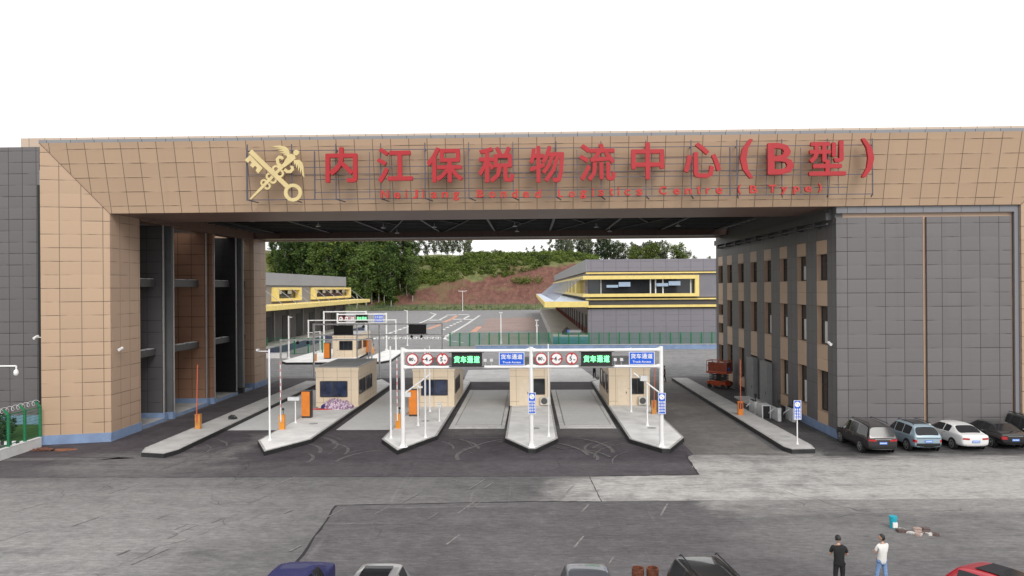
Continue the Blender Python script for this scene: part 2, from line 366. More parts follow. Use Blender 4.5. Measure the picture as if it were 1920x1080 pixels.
# tyre scuffs in front of the lanes
M_scuff = mat('tyre_scuff', (.105, .098, .102), .9, 0, .35, 4)
bm = new(); rr = random.Random(5); si = 0
for cx in (-20.5, -12.2, -4.0, 4.2):
    for k in range(9):
        si += 1; rad = rr.uniform(2.2, 5.5); a0 = rr.uniform(-.5, .6); sx = rr.choice((-1, 1)); ox = cx+rr.uniform(-1.2, 1.2); oy = rr.uniform(42.5, 47.5); wd = rr.uniform(.03, .13); prev = None
        for i in range(15):
            a = a0+i*.075; x = ox+sx*rad*(1-math.cos(a)); y = oy+rad*math.sin(a); zz = .010+.0006*si
            if prev: quad(bm, (prev[0]-wd, prev[1], zz), (x-wd, y, zz), (x+wd, y, zz), (prev[0]+wd, prev[1], zz))
            prev = (x, y)
struct('tyre_marks', bm, M_scuff); bm = new()
for k in range(34):      # old bay ticks and straight scuffs on the parking area
    zz = .011+.0006*k; x = rr.uniform(-24, 6); y = rr.uniform(27, 38.5); L = rr.uniform(.5, 2.0); wd = rr.uniform(.015, .05); dx = L*.35
    quad(bm, (x-wd, y, zz), (x+wd, y, zz), (x+dx+wd, y+L, zz), (x+dx-wd, y+L, zz))
struct('scuff_marks', bm, mat('pale_scuff', (.19, .186, .184), .9, 0, .3, 4))
for nm, x0, x1 in (('weighbridge_plate', -5.55, -2.2), ('weighbridge_plate', 2.55, 5.9)):
    y0, y1 = 54.7, 73
    cx = (x0+x1)/2
    sheet('pavement', [(x0-.42,53.3),(x1+.3,53.3),(x1+.42,73.6),(x0-.5,73.6)], .006, G_apron)
    t = thing(nm, 'grey concrete weighbridge plate in the lane '+('left' if x0 < 0 else 'right')+' of the middle toll island', 'weighbridge', (cx, 54.7, 0), 0, 'weighbridges between the toll islands')
    bm = new(); box(bm, x0-cx, x1-cx, 0, y1-y0, .012, .05); obj('deck', bm, G_scale, t)
    bm = new()
    for xx in (x0-cx-.05, x1-cx+.02): box(bm, xx, xx+.03, 0, y1-y0, .012, .056)
    for yy in (-.03, 6.1, 12.2, y1-y0): box(bm, x0-cx-.02, x1-cx+.02, yy, yy+.02, .012, .054)
    obj('edge_rail', bm, mat('grey_rail', (.26,.26,.26), .6), t)
    bm = new(); box(bm, x0-cx, x1-cx, -1.1, -.06, .012, .045); obj('ramp', bm, G_apron, t)
for x0, x1 in ((-14.1, -10.1), (-22.6, -18.2)):
    sheet('pavement', [(x0,53.0),(x1,53.0),(x1,74),(x0,74)], .008, G_scale)
# ------------------------------------------------------------------ toll islands
def island(label, pts, top, grp, z=.3):
    c = Vector((sum(p[0] for p in pts)/len(pts), sum(p[1] for p in pts)/len(pts), 0))
    t = thing('traffic_island', label, 'traffic island', c, 0, grp)
    loc = [(p[0]-c.x, p[1]-c.y) for p in pts]
    bm = new(); prism(bm, loc, 0, z-.03); obj('kerb', bm, M_kerb, t)
    def inset(d):
        o = []
        n = len(loc)
        for i in range(n):
            a = Vector(loc[i-1]); b = Vector(loc[i]); e = Vector(loc[(i+1) % n])
            d1 = (b-a).normalized(); d2 = (e-b).normalized(); n1 = Vector((-d1.y, d1.x)); n2 = Vector((-d2.y, d2.x))
            k = (n1+n2).normalized(); k = k*d/max(.4, k.dot(n1)); o.append((b.x+k.x, b.y+k.y))
        return o
    bm = new(); prism(bm, inset(.02), z-.03, z); obj('kerb_edge', bm, M_kerbedge, t)
    bm = new(); prism(bm, inset(.16), z, z+.006); obj('top', bm, top, t)
    if abs(c.x) < 20 and c.y < 90:
        b = new(); tube(b, (.25, -8.5, z+.004), (.25, -8.5, z+.012), .33, .33, 20); obj('manhole_cover', b, mat('grey_cover', (.33,.33,.33), .8, 0, .2, 5), t)
    return t
GI = 'raised toll islands of the entrance'
island('long narrow kerbed strip along the left pier bays', [(-24.35,45.9),(-23.9,44.6),(-22.3,44.25),(-21.95,45.4),(-22.45,79.3),(-24.3,79.3)], M_kerbtop2, GI)
island('wide toll island carrying the booth with the heap of bags', [(-17.95,48),(-16.35,44.75),(-14.55,48.4),(-14.45,76.3),(-16.3,80.6),(-17.95,76.5)], M_kerbtop, GI)
island('toll island under the left post of the white sign gantry', [(-9.85,48.4),(-8.2,45.0),(-6.3,49.5),(-6.3,78.3),(-8.1,80.8),(-9.85,78.3)], M_kerbtop, GI)
island('toll island under the middle post of the white sign gantry', [(-1.7,48.6),(-.15,45.4),(.3,45.3),(1.8,48.5),(1.8,76.6),(.1,80.8),(-1.7,77.5)], M_kerbtop, GI)
island('toll island under the right post of the white sign gantry', [(6.45,48.2),(8.05,45.3),(8.55,45.3),(10.1,48.7),(9.95,76.5),(8.2,80.8),(6.45,77.8)], M_kerbtop, GI)
island('long grey kerbed strip in front of the windowed office wall', [(15.6,45.8),(15.85,45.1),(17.3,45.2),(17.5,46.3),(17.1,80.4),(15.4,80.6)], M_kerbtop2, GI)
island('white topped far island under the distant booth', [(-34.6,101.5),(-33.2,99.3),(-26,99.3),(-24.6,103),(-25.6,121),(-34.2,121.5)], M_kerbtop, GI)
island('small white far island right of the distant booth', [(-23.6,101.5),(-22.6,99.9),(-20.3,99.9),(-19.4,102.5),(-20.2,119),(-23.4,119)], M_kerbtop, GI)
# ------------------------------------------------------------------ the gate portal
xo, yo, zo, xi, yi, zi, xr, xro = -32.45, 48.1, 20.05, -28.4, 49.2, 15.45, 32.35, 36.4
XR = 20.4
gate = thing('gate_portal', 'huge tan panelled entrance portal with a splayed frame spanning the toll lanes', 'gateway', (-4, 62, 0))
for q_ in (((xo,yo,.62),(xi,yi,.62),(xi,yi,zi),(xo,yo,zo)), ((xr,yi,.3),(xro,yo,.3),(xro,yo,zo),(xr,yi,zi))):
    bm = new(); quad(bm, *q_); obj('pier_face', bm, M_tan_pier, gate, True)
bm = new(); quad(bm, (xi,yi,zi),(xr,yi,zi),(xro,yo,zo),(xo,yo,zo)); obj('fascia', bm, M_tan_fascia, gate, True)
for q_ in (((xo,yo-.012,zo),(xi,yi-.012,zi)), ((xr,yi-.012,zi),(xro,yo-.012,zo))):
    bm = new(); bar(bm, *q_, .05, .02); obj('mitre_joint', bm, M_dkbrown, gate, True)
bm = new(); box(bm, xr, xro, yi+.06, 60, 0, zi+.2); obj('pier_body', bm, M_tan_side, gate, True)
bm = new(); box(bm, xo, xi, yi+.06, 53, 0, zi+.2); quad(bm, (xo-.002,yo,0),(xo-.002,56,0),(xo-.002,56,zo),(xo-.002,yo,zo))
obj('pier_body', bm, M_tan_side, gate, True)
bm = new(); prism(bm, [(xo-.05,yo-.05),(xi+.02,yi-.06),(xi+.05,53.02),(xo,53.02)], 0, .62); obj('plinth', bm, M_film, gate, True)
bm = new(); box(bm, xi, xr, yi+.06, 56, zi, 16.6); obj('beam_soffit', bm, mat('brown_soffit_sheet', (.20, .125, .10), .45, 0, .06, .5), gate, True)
bm = new(); box(bm, xi-4, xro, yi+.3, 56, 16.7, zo-.02); box(bm, xo, 46, 55.9, 56.2, zo-.1, 21.3); obj('roof', bm, M_greytrim, gate, True)
bm = new(); box(bm, xo-.1, xro+.1, yo+.04, yo+.5, zo-.02, zo+.21); obj('parapet_cap', bm, panel('grey_cap_panel', (.23,.235,.25), 1.6, 9, 0, -1, hl=0), gate, True)
bm = new(); box(bm, -39.4, 47, 56.2, 57, 18, 22.1); obj('parapet', bm, M_tan_cop, gate, True)
# rear beam and rear pier
bm = new(); box(bm, -33, xi, 75.2, 78.6, .0, 20); obj('rear_pier', bm, M_tan_side, gate, True)
bm = new(); box(bm, xi+.002, XR, 75.2, 78.3, 15.45, 20); obj('rear_beam', bm, panel('tan_panel_painted_shade', (.075,.045,.036), 1.6, 30, 0, 0, hl=0, lc=.4), gate, True)  # tan beam: shade on its inner face is put into this dark brown
bm = new(); box(bm, xi+.002, XR, 78.3, 78.7, 15.35, 20); obj('rear_lip', bm, M_tanplain, gate, True)
bm = new(); box(bm, -33, xi+.05, 75.1, 78.65, 0, .6); obj('plinth', bm, M_film, gate, True)
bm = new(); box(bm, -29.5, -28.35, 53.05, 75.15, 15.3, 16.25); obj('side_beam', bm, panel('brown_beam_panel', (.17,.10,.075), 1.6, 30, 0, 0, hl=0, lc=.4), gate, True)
# bays on the left of the tunnel
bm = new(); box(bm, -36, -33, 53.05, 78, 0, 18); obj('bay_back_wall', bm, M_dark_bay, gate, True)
for k, (ya, m) in enumerate(((57.0, M_grey_bay), (64.6, M_tan_bay_shaded), (71.3, M_dark_bay))):
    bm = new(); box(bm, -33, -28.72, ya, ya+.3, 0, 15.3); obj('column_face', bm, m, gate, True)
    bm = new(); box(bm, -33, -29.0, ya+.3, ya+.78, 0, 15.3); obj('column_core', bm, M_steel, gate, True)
    bm = new(); box(bm, -33, -28.42, ya+.78, ya+1.1, 0, 15.3); obj('column_fin', bm, M_fin if k != 1 else M_tan_bay_shaded, gate, True)
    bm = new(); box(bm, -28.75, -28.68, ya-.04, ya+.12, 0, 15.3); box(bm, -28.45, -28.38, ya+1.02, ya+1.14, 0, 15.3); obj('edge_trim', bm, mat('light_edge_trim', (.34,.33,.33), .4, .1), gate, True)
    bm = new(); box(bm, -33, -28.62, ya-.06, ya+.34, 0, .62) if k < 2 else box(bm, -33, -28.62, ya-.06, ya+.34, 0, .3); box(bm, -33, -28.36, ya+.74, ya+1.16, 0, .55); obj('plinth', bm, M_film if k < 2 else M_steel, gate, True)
bays = ((53.02, 57.0), (58.1, 64.6), (65.7, 71.3), (72.4, 75.2))
for k, (ya, yb) in enumerate(bays):
    for z0, z1 in ((5.15, 5.65), (10.5, 11.1)):
        bm = new(); box(bm, -29.9, -29.32, ya+.01, yb-.06, z0, z1); obj('floor_beam', bm, mat('grey_beam', (.075,.075,.075), .5, 0, .1), gate, True)
        bm = new()
        for j in range(3):
            yy = ya+(yb-ya)*(j+.5)/3; box(bm, -29.85, -29.36, yy-(yb-ya)*.12, yy+(yb-ya)*.12, z1, z1+.05)
        obj('beam_sheet', bm, M_galv, gate, True)
    bm = new(); box(bm, -33, -28.62, ya+.02, yb-.07, 0, .22); obj('stoop', bm, M_kerbtop2, gate, True)
    bm = new(); box(bm, -28.62, -28.56, ya+.02, yb-.07, 0, .24); obj('stoop_edge', bm, M_film, gate, True)
# open steel roof over the lanes
tr = new(); rr = random.Random(3)
for y in [56.6+1.55*i for i in range(13)]:
    for z in (16.15, 17.15): bar(tr, (xi+.1, y, z), (XR-.1, y, z), .14, .16)
    x = xi+.4
    while x < XR-1.4:
        bar(tr, (x, y, 16.2), (x+.75, y, 17.1), .06); bar(tr, (x+.75, y, 17.1), (x+1.5, y, 16.2), .06); x += 1.5 if int(y) % 2 else 3
for i in range(9):
    x = xi+2.5+i*5.6
    for z in (16.05, 17.2): bar(tr, (x, 56.1, z), (x, 75.1, z), .2, .18)
    y = 56.4
    while y < 74: bar(tr, (x, y, 16.1), (x, y+1.55, 17.1), .07); y += 1.55
    if i in (2, 3, 4, 5, 6):
        bar(tr, (x, 57, 16.0), (x+2.9, 66, 16.0), .1); bar(tr, (x+5.3, 57, 16.0), (x+2.9, 66, 16.0), .1); bar(tr, (x+2.9, 66, 16.0), (x+.5, 74.6, 16.0), .1)
obj('roof_truss', tr, mat('dark_truss_steel', (.013,.015,.015), .5, 0, .2), gate, True)
bm = new(); box(bm, xi, XR, 56.02, 75.15, 17.7, 17.9); obj('roof_deck', bm, M_steel, gate, True)
# lamps under the roof
LP = [(-22.5,59.2),(-18.6,64.5),(-16.6,58.6),(-13.3,66.8),(-8.6,66.6),(-1.2,58.4),(-1.3,66.6),(-1.2,72.6),(6.3,58.5),(6.2,68.2),(15.6,58.6),(13.6,67.6),(-13.2,73.2),(8,73.5)]
lamp0 = None
for i, (x, y) in enumerate(LP):
    if lamp0 is None:
        lamp0 = thing('high_bay_lamp', 'small white pendant lamp under the open steel roof of the portal', 'lamp', (x, y, 15.75), 0, 'pendant lamps under the portal roof')
        bm = new(); tube(bm, (0,0,0), (0,0,.14), .24, .09, 12); obj('lamp_shade', bm, M_white, lamp0, smooth=True)
        bm = new(); tube(bm, (0,0,.14), (0,0,.6), .02, .02, 6); obj('rod', bm, M_galv, lamp0)
    else: dup(lamp0, (x, y, 15.75))
# ------------------------------------------------------------------ sign on the fascia
sgn = thing('gate_sign', 'red Chinese and English lettering on a dark steel frame across the tan fascia', 'sign', (2.5, 47.75, 17.6))
fr = new(); YF = 47.85
px_posts = (464, 547, 590, 630, 714, 797, 879, 962, 1043, 1127, 1211, 1296, 1369, 1382, 1466, 1552, 1636)
def zl(u, off): return yp(u, 271+(u-464)*-.0098+off, YF).z
for u in px_posts:
    x = yp(u, 330, YF).x; thick = .1 if u in (590, 797, 1043, 1369) else .055
    short = u in (590, 1369)
    bar(fr, (x, YF, zl(u, 104)), (x, YF, zl(u, 14 if short else 0)), thick, .06)
    if not short: bar(fr, (x, YF, zl(u, 104)), (x+.35, YF+1.0, zl(u, 106)), .06); bar(fr, (x, YF, zl(u, 12)), (x, YF+.42, zl(u, 12)), .05)
for u in (462, 693, 731, 872, 1082, 1152, 1222, 1437, 1502, 1572):
    x = yp(u, 330, YF).x; bar(fr, (x, YF+.03, zl(u, 104)), (x, YF+.03, zl(u, 16)), .035)
for off, a, b_, t in ((12, 464, 1636, .045), (44, 547, 1552, .04), (57, 464, 1500, .04), (67, 590, 1636, .045), (91, 590, 1590, .045), (104, 462, 1636, .05), (33, 879, 1636, .035)):
    bar(fr, (yp(a, 330, YF).x, YF+.02, zl(a, off)), (yp(b_, 330, YF).x, YF+.02, zl(b_, off)), t)
obj('support_frame', fr, mat('sign_frame_steel', (.085,.085,.115), .5, .2), sgn, True)
M_letter = mat('letter_red', (.37, .007, .014), .45, 0, .06, 2)
M_letter2 = mat('letter_red_small', (.45, .022, .018), .45, 0, .06, 2)
BIG = [('内',611,670,276,343),('江',707,774,277,343),('保',800.5,868,276,343),('税',897,964,275,343),('物',993,1057.5,273.5,343),('流',1086,1153.5,269,340),('中',1183.6,1245,267,337),('心',1282,1351,267,334),('(',1387.5,1411,261,335),('B',1439,1488,268,328),('型',1516,1585,263.5,330),(')',1615,1638,259.6,333)]
for ch, u0, u1, v0, v1 in BIG:
    a = yp(u0, v1, 47.6); b_ = yp(u1, v0, 47.6)
    bm = new(); text(bm, ch, a.x, b_.x, a.z, b_.z, 47.5, .22, .05); obj('letter', bm, M_letter, sgn, True, fixn=False)
def c5(c, x0, x1, y0=410, y1=470): return (c, 600+x0*.2604, 600+x1*.2604, 250+y0*.2604, 250+y1*.2604)
def c6(c, x0, x1, y0=360, y1=405): return (c, 1080+x0*.3021, 1080+x1*.3021, 240+y0*.3021, 240+y1*.3021)
SM = [c5('N',442,498),c5('e',535,580,426,472),c5('i',617,628,408),c5('J',670,706,408,473),c5('i',740,751,406),c5('a',800,845,424,470),c5('n',878,924,423,467),c5('g',958,1004,423,486),
      c5('B',1130,1180,408,464),c5('o',1218,1264,420,467),c5('n',1302,1344,420,465),c5('d',1380,1422,404,466),c5('e',1460,1506,420,466),c5('d',1545,1590,404,466),
      c5('L',1714,1750,404,462),c5('o',1790,1836,418,464),c6('g',24,64,388,440),c6('i',100,109,372,428),c6('s',138,172,384,424),c6('t',207,230,372,422),c6('i',258,268,368,420),c6('c',298,336,381,421),c6('s',373,410,380,420),
      c6('C',513,560,363,416),c6('e',602,641,376,415),c6('n',674,716,376,413),c6('t',748,770,360,413),c6('r',804,828,374,411),c6('e',865,906,371,411),
      c6('(',1002,1020,352,412),c6('B',1075,1122,357,406),c6('T',1190,1240,354,403),c6('y',1268,1310,366,414),c6('p',1345,1385,364,412),c6('e',1415,1458,362,400),c6(')',1500,1520,345,402)]
for ch, u0, u1, v0, v1 in SM:
    a = yp(u0, v1, 47.75); b_ = yp(u1, v0, 47.75)
    bm = new(); text(bm, ch, a.x, b_.x, a.z, b_.z, 47.6, .16, .02); obj('letter', bm, M_letter2, sgn, True, fixn=False)
# emblem: crossed key and winged staff
emb = thing('emblem', 'gold crossed key and winged staff emblem at the left end of the red lettering', 'emblem', (-16.7, 47.75, 17.6))
def E(x, y, yy=47.6):
    p = yp(450+x*.1204, 260+y*.1204, yy); return (p.x, p.z)
M_gold = mat('pale_gold_paint', (.60, .48, .235), .45, 0, .06, 2)
def strip(bm, pts, w, y0, y1):
    n = len(pts); L = []; Rr = []
    for i in range(n):
        a = Vector(pts[max(0, i-1)]); b = Vector(pts[min(n-1, i+1)]); d = (b-a).normalized(); s = Vector((-d.y, d.x))
        ww = w if not isinstance(w, (list, tuple)) else w[i]
        p = Vector(pts[i]); L.append(p+s*ww); Rr.append(p-s*ww)
    xz_poly(bm, [E(*p) for p in L+Rr[::-1]], y0, y1)
def ring(bm, cx, cy, ro, ri, y0, y1, n=28):
    for i in range(n):
        a, b = 2*math.pi*i/n, 2*math.pi*(i+1)/n
        xz_poly(bm, [E(cx+ro*math.cos(a), cy+ro*math.sin(a)), E(cx+ro*math.cos(b), cy+ro*math.sin(b)), E(cx+ri*math.cos(b), cy+ri*math.sin(b)), E(cx+ri*math.cos(a), cy+ri*math.sin(a))], y0, y1)
bm = new(); strip(bm, [(165,197),(745,752)], 34, 47.52, 47.66); xz_poly(bm, [E(*p) for p in ((165,255),(80,335),(130,380),(165,345),(190,380),(160,415),(210,460),(240,425),(275,455),(248,500),(290,545),(360,465))], 47.52, 47.66)
ring(bm, 830, 842, 140, 86, 47.515, 47.665); obj('key', bm, M_gold, emb, True)
bm = new(); strip(bm, [(165,942),(350,755),(780,315)], [14,22,26], 47.56, 47.72)
xz_poly(bm, [E(*p) for p in ((650,430),(715,320),(760,262),(800,234),(858,258),(866,312),(795,372),(695,448))], 47.55, 47.71)
a_ = [(878+44*math.cos(i*.3927), 218+44*math.sin(i*.3927)) for i in range(16)]; xz_poly(bm, [E(*p) for p in a_], 47.54, 47.7)
obj('staff', bm, M_gold, emb, True)
bm = new()
for k, (cx, cy, ro, ri) in enumerate(((563,478,66,34),(620,542,66,34),(462,588,62,30),(515,640,62,30),(372,686,56,26),(424,738,56,26))): ring(bm, cx, cy, ro, ri, 47.575+.003*k, 47.73, 22)
strip(bm, [(632,425),(590,385),(580,320),(612,285),(650,295),(668,322)], [24,24,25,25,26,14], 47.59, 47.74); strip(bm, [(690,478),(735,512),(785,512),(818,478),(812,442),(785,430)], [24,24,25,25,24,14], 47.592, 47.742)
obj('serpent', bm, M_gold, emb, True)
bm = new()
xz_poly(bm, [E(*p) for p in ((485,120),(630,107),(715,128),(760,180),(775,250),(735,292),(725,262),(668,252),(710,240),(622,218),(690,206),(582,180),(670,174),(535,152),(640,148))], 47.57, 47.73)
xz_poly(bm, [E(*p) for p in ((835,335),(920,330),(968,368),(988,440),(1000,605),(972,572),(962,470),(945,545),(930,435),(912,505),(898,400),(880,465),(866,380),(850,410))], 47.57, 47.73)
obj('wing', bm, M_gold, emb, True)
# ------------------------------------------------------------------ office block on the right of the tunnel
off = thing('office_block', 'grey panelled office block with columns of narrow windows forming the right side of the portal', 'building', (28, 65, 0))
def wy(px): return XR*1380/(px-993)
cols = [(857,937),(708,775),(575,632),(455,508),(350,398),(256,298),(170,208),(104,137)]
strips = [(wy(1320+b*.2407), wy(1320+a*.2407)) for a, b in cols]     # (near y, far y)
YE = 81.0
wl = new(); prev = 49.625
for y0, y1 in strips: box(wl, XR, XR+.5, prev, y0, 0, 15.6); prev = y1
box(wl, XR, XR+.5, prev, YE, 0, 15.6)
for (y0, y1) in strips: box(wl, XR+.004, XR+.5, y0, y1, 13.35, 15.6)
box(wl, XR+.004, 36, YE-.4, YE-.002, 0, 15.6)
obj('side_wall', wl, M_grey_side, off, True)
bm = new(); box(bm, XR+.75, 36, 50.2, YE-.5, 0, 15.3); obj('core', bm, M_steel, off, True)
bm = new(); box(bm, XR+.51, 32.3, 49.625, 49.9, .0, 15.0); obj('front_backing', bm, M_tanplain, off, True)
for x0, x1 in ((XR, 26.08), (26.34, 31.82)):
    bm = new(); box(bm, x0, x1, 49.42, 49.62, .0, 14.72); obj('front_cladding', bm, M_grey_front, off, True)
bm = new(); box(bm, XR, 32.45, 49.36, 49.62, 15.0, 15.44); box(bm, 32.02, 32.45, 49.36, 49.62, 0, 15.0); obj('front_trim', bm, panel('grey_trim_panel', (.20,.20,.215), 1.24, 30, 21.12, -5, hl=0), off, True)
bm = new(); box(bm, XR-.05, XR+.3, 49.38, 57.2, 0, .6); obj('plinth', bm, M_film, off, True)
bm = new(); box(bm, XR-.45, XR, 50, 80, 14.6, 15.1); box(bm, XR-.25, XR, 50, 80, 15.1, 16.2); obj('eaves_beam', bm, mat('dark_eaves', (.06,.06,.06), .5, 0, .15), off, True)
bm = new()
for i in range(9): box(bm, XR-.5, XR-.02, 52+3.3*i, 52.25+3.3*i, 14.2, 14.6)
path(bm, [(XR-.35, 50, 14.35), (XR-.35, 79, 14.35)], .07); obj('eaves_pipe', bm, mat('dark_eaves'  , (.06,.06,.06)), off, True)
def owin(y0, y1, z0, z1, sheet_=False):
    wn = obj('window', (lambda b: (box(b, XR+.34, XR+.36, y0, y1, z0, z1), b)[1])(new()), M_glass, off, True)
    b = new(); ym = (y0+y1)/2
    for a0, a1 in ((y0, y0+.07), (y1-.07, y1), (ym-.035, ym+.035)): box(b, XR+.3, XR+.34, a0, a1, z0, z1)
    for a0, a1 in ((z0, z0+.07), (z1-.07, z1), (z0+(z1-z0)*.62, z0+(z1-z0)*.62+.06)): box(b, XR+.305, XR+.338, y0+.07, y1-.07, a0, a1)
    f = obj('frame', b, M_frame, wn, True)
    b = new(); box(b, XR+.003, XR+.36, y1-.02, y1, z0, z1); box(b, XR+.003, XR+.36, y0, y1-.02, z0-.02, z0); obj('reveal', b, M_tanplain, wn, True)
    if sheet_:
        b = new(); box(b, XR+.2, XR+.215, y0+.1, y0+.95, z0+.1, z0+(z1-z0)*.6); obj('film_sheet', b, M_offwhite, wn, True)
M_span = panel('tan_spandrel', (.54,.385,.27), 2.4, .92, 0, 14.3, line=.035, hl=.5, vl=0, var=.04)
def span_(*a):
    b = new(); box(b, *a); obj('spandrel', b, M_span, off, True)
for k, (y0, y1) in enumerate(strips):
    rows = [(10.55, 12.4), (6.1, 8.8), (1.45, 4.3)]
    if k in (3, 4): rows = rows[:2]
    if k == 7: rows = [(10.55, 12.4), (7.15, 8.3), (5.25, 6.3), (2.15, 4.0)]
    prevz = 13.35
    for j, (z0, z1) in enumerate(rows):
        span_(XR-.012, XR+.45, y0+.01, y1-.01, z1, prevz-.004); prevz = z0
        owin(y0, y1, z0, z1, (j == 0 and k == 1) or (j == 1 and k < 4) or (j == 2 and k in (1, 2)))
    span_(XR-.012, XR+.45, y0+.01, y1-.01, .55 if k not in (3, 4) else 3.9, prevz-.004)
    if k in (3, 4):
        b = new(); box(b, XR-.42, XR-.013, y0-.1, y1+.1, 0, 3.75); d = obj('door_casing', b, mat('grey_door_sheet', (.24,.245,.25), .5, 0, .06), off, True)
        b = new(); box(b, XR-.44, XR-.42, y0+.3, y0+.38, 1.0, 1.25); obj('handle', b, M_black, d, True)
bm = new(); box(bm, 18.7, XR-.06, 63, 68, 0, .14); obj('doorstep', bm, G_apron, off, True)
# dome camera on the office corner and the portal pier
def wallcam(label, p, d):
    t = thing('wall_camera', label, 'security camera', p); d = Vector(d)
    bm = new(); bar(bm, (0,0,0), d*.35, .05); obj('bracket', bm, M_galv, t)
    bm = new(); tube(bm, d*.3+Vector((0,.1,.05)), d*.3+Vector((0,-.32,-.06)), .1, .09, 10); obj('camera_body', bm, M_white, t)
wallcam('white bullet camera on the grey corner of the office block', (XR+.02, 50.1, 6.3), (-1, -.3, .05))
wallcam('white bullet camera on the inner edge of the tan left pier', (xi+.02, 50.0, 6.2), (1, -.2, .05))
wallcam('white bullet camera beside the dark gap left of the tan pier', (-33.0, 49.0, 7.1), (-1, -.2, .05))
# ------------------------------------------------------------------ grey annex on the far left
an = thing('annex_building', 'dark grey panelled building standing left of the tan pier behind the green fence', 'building', (-50, 57, 0))
bm = new(); box(bm, -80, -37.55, 55.6, 75, .7, 21.3); obj('wall', bm, M_grey_far, an, True)
bm = new(); box(bm, -37.52, -32.5, 55.62, 60, 19.5, 21.32); obj('link_wall', bm, M_grey_far, an, True)
bm = new(); box(bm, -37.55, -37.35, 55.56, 75, 0, 19.5); obj('corner_trim', bm, M_greytrim, an, True)
bm = new(); box(bm, -80, -37.56, 55.55, 56, 0, .7); obj('plinth', bm, mat('teal_blue_film', (.16,.27,.36), .4, 0, .12), an, True)
bm = new(); box(bm, -37.34, -32.5, 58.2, 60, 0, 19.5); obj('gap_wall', bm, M_steel, an, True)
# ------------------------------------------------------------------ toll booths
M_cream = panel('cream_booth_panel', (.72, .60, .45), 1.18, 1.06, .02, .34, line=.035, lc=.45, hl=.9, var=.05)
M_roofgrey = mat('grey_roof_felt', (.30, .305, .31), .85, 0, .12, .7)
M_ac = mat('ac_white', (.62, .60, .55), .5, 0, .06, 3)
def booth(label, x0, x1, y0, y1, fwin, lside=(), rside=(), ac=None, door=None, curt=False, h=3.3, zb=.3):
    cx = (x0+x1)/2; hw = (x1-x0)/2; D = y1-y0
    t = thing('toll_booth', label, 'toll booth', (cx, y0, zb), 0, 'cream toll booths')
    b = new(); box(b, -hw, hw, 0, D, 0, h-.32); obj('wall', b, M_cream, t)
    b = new(); box(b, -hw-.05, hw+.05, -.05, D+.05, h-.32, h-.02)
    box(b, -hw-.02, hw+.02, -.02, D+.02, 0, .08); obj('parapet', b, M_cream, t)
    b = new(); box(b, -hw+.12, hw-.12, .12, D-.12, h-.02, h+.03); rf = obj('roof', b, M_roofgrey, t)
    b = new()
    for a in ((-hw-.06, hw+.06, -.06, .1), (-hw-.06, hw+.06, D-.1, D+.06), (-hw-.06, -hw+.1, .1, D-.1), (hw-.1, hw+.06, .1, D-.1)): box(b, *a, h-.02, h+.05)
    obj('roof_edge', b, mat('roof_edge_sheet', (.40, .37, .33), .5, 0, .05), rf)
    def win(a0, a1, z0, z1, side, panes):
        g = new(); f = new(); fr_ = .06
        def put(bm, u0, u1, w0, w1, d0, d1):
            if side == 'f': box(bm, u0, u1, -d1, -d0, w0, w1)
            elif side == 'r': box(bm, hw+d0, hw+d1, u0, u1, w0, w1)
            else: box(bm, -hw-d1, -hw-d0, u0, u1, w0, w1)
        put(g, a0, a1, z0, z1, .004, .012)
        put(f, a0-.02, a0+fr_, z0, z1, .012, .05); put(f, a1-fr_, a1+.02, z0, z1, .012, .05); put(f, a0+fr_, a1-fr_, z0-.02, z0+fr_, .012, .048); put(f, a0+fr_, a1-fr_, z1-fr_, z1+.02, .012, .048)
        for k in range(1, panes):
            u = a0+(a1-a0)*k/panes; put(f, u-.04, u+.04, z0+fr_, z1-fr_, .012, .045)
        wo = obj('window', g, M_glassblue if (curt and side == 'f') else M_glass, t); obj('frame', f, M_frame, wo)
    if fwin: win(fwin[0]-cx, fwin[1]-cx, fwin[2]-zb, fwin[3]-zb, 'f', fwin[4])
    for s in lside: win(s[0]-y0, s[1]-y0, s[2]-zb, s[3]-zb, 'l', 1)
    for s in rside: win(s[0]-y0, s[1]-y0, s[2]-zb, s[3]-zb, 'r', 2)
    if door:
        b = new(); box(b, door[0]-cx, door[1]-cx, -.03, -.004, .08, 2.2); d = obj('door', b, mat('cream_door', (.72,.61,.47), .5, 0, .04), t)
        b = new(); box(b, door[1]-cx-.14, door[1]-cx-.08, -.07, -.03, 1.0, 1.15); obj('handle', b, M_black, d)
    if ac is not None:
        b = new(); box(b, ac-cx-.42, ac-cx+.42, -.36, -.06, .1, .75); a = obj('air_conditioner', b, M_ac, t)
        b = new(); tube(b, (ac-cx-.1, -.36, .43), (ac-cx-.1, -.375, .43), .27, .27, 20); obj('fan_grille', b, mat('ac_grille', (.08,.08,.08), .5), a)
        b = new(); tube(b, (ac-cx+.2, -.05, .7), (ac-cx+.2, -.05, 2.6), .03); obj('pipe', b, M_ac, a)
    return t
booth('cream toll booth with a dark curtained window and a bag heap at its foot', -18.1, -14.5, 61.7, 69.2, (-17.72, -15.42, 1.13, 2.45, 2), rside=((62.0, 64.3, 1.3, 2.5), (64.7, 67.0, 1.3, 2.5)), curt=True)
booth('cream toll booth behind the left sign gantry bay with an orange machine in front', -9.85, -6.38, 61.6, 70.0, (-9.15, -6.95, 1.25, 2.55, 2), rside=((62.3, 64.0, 1.3, 2.5), (64.4, 66.2, 1.3, 2.5)), curt=True)
booth('cream toll booth behind the middle gantry post with one small front window', -1.72, 1.66, 61.9, 70.0, (.25, 1.22, 1.25, 2.55, 1), ac=1.25, door=(-.95, -.1))
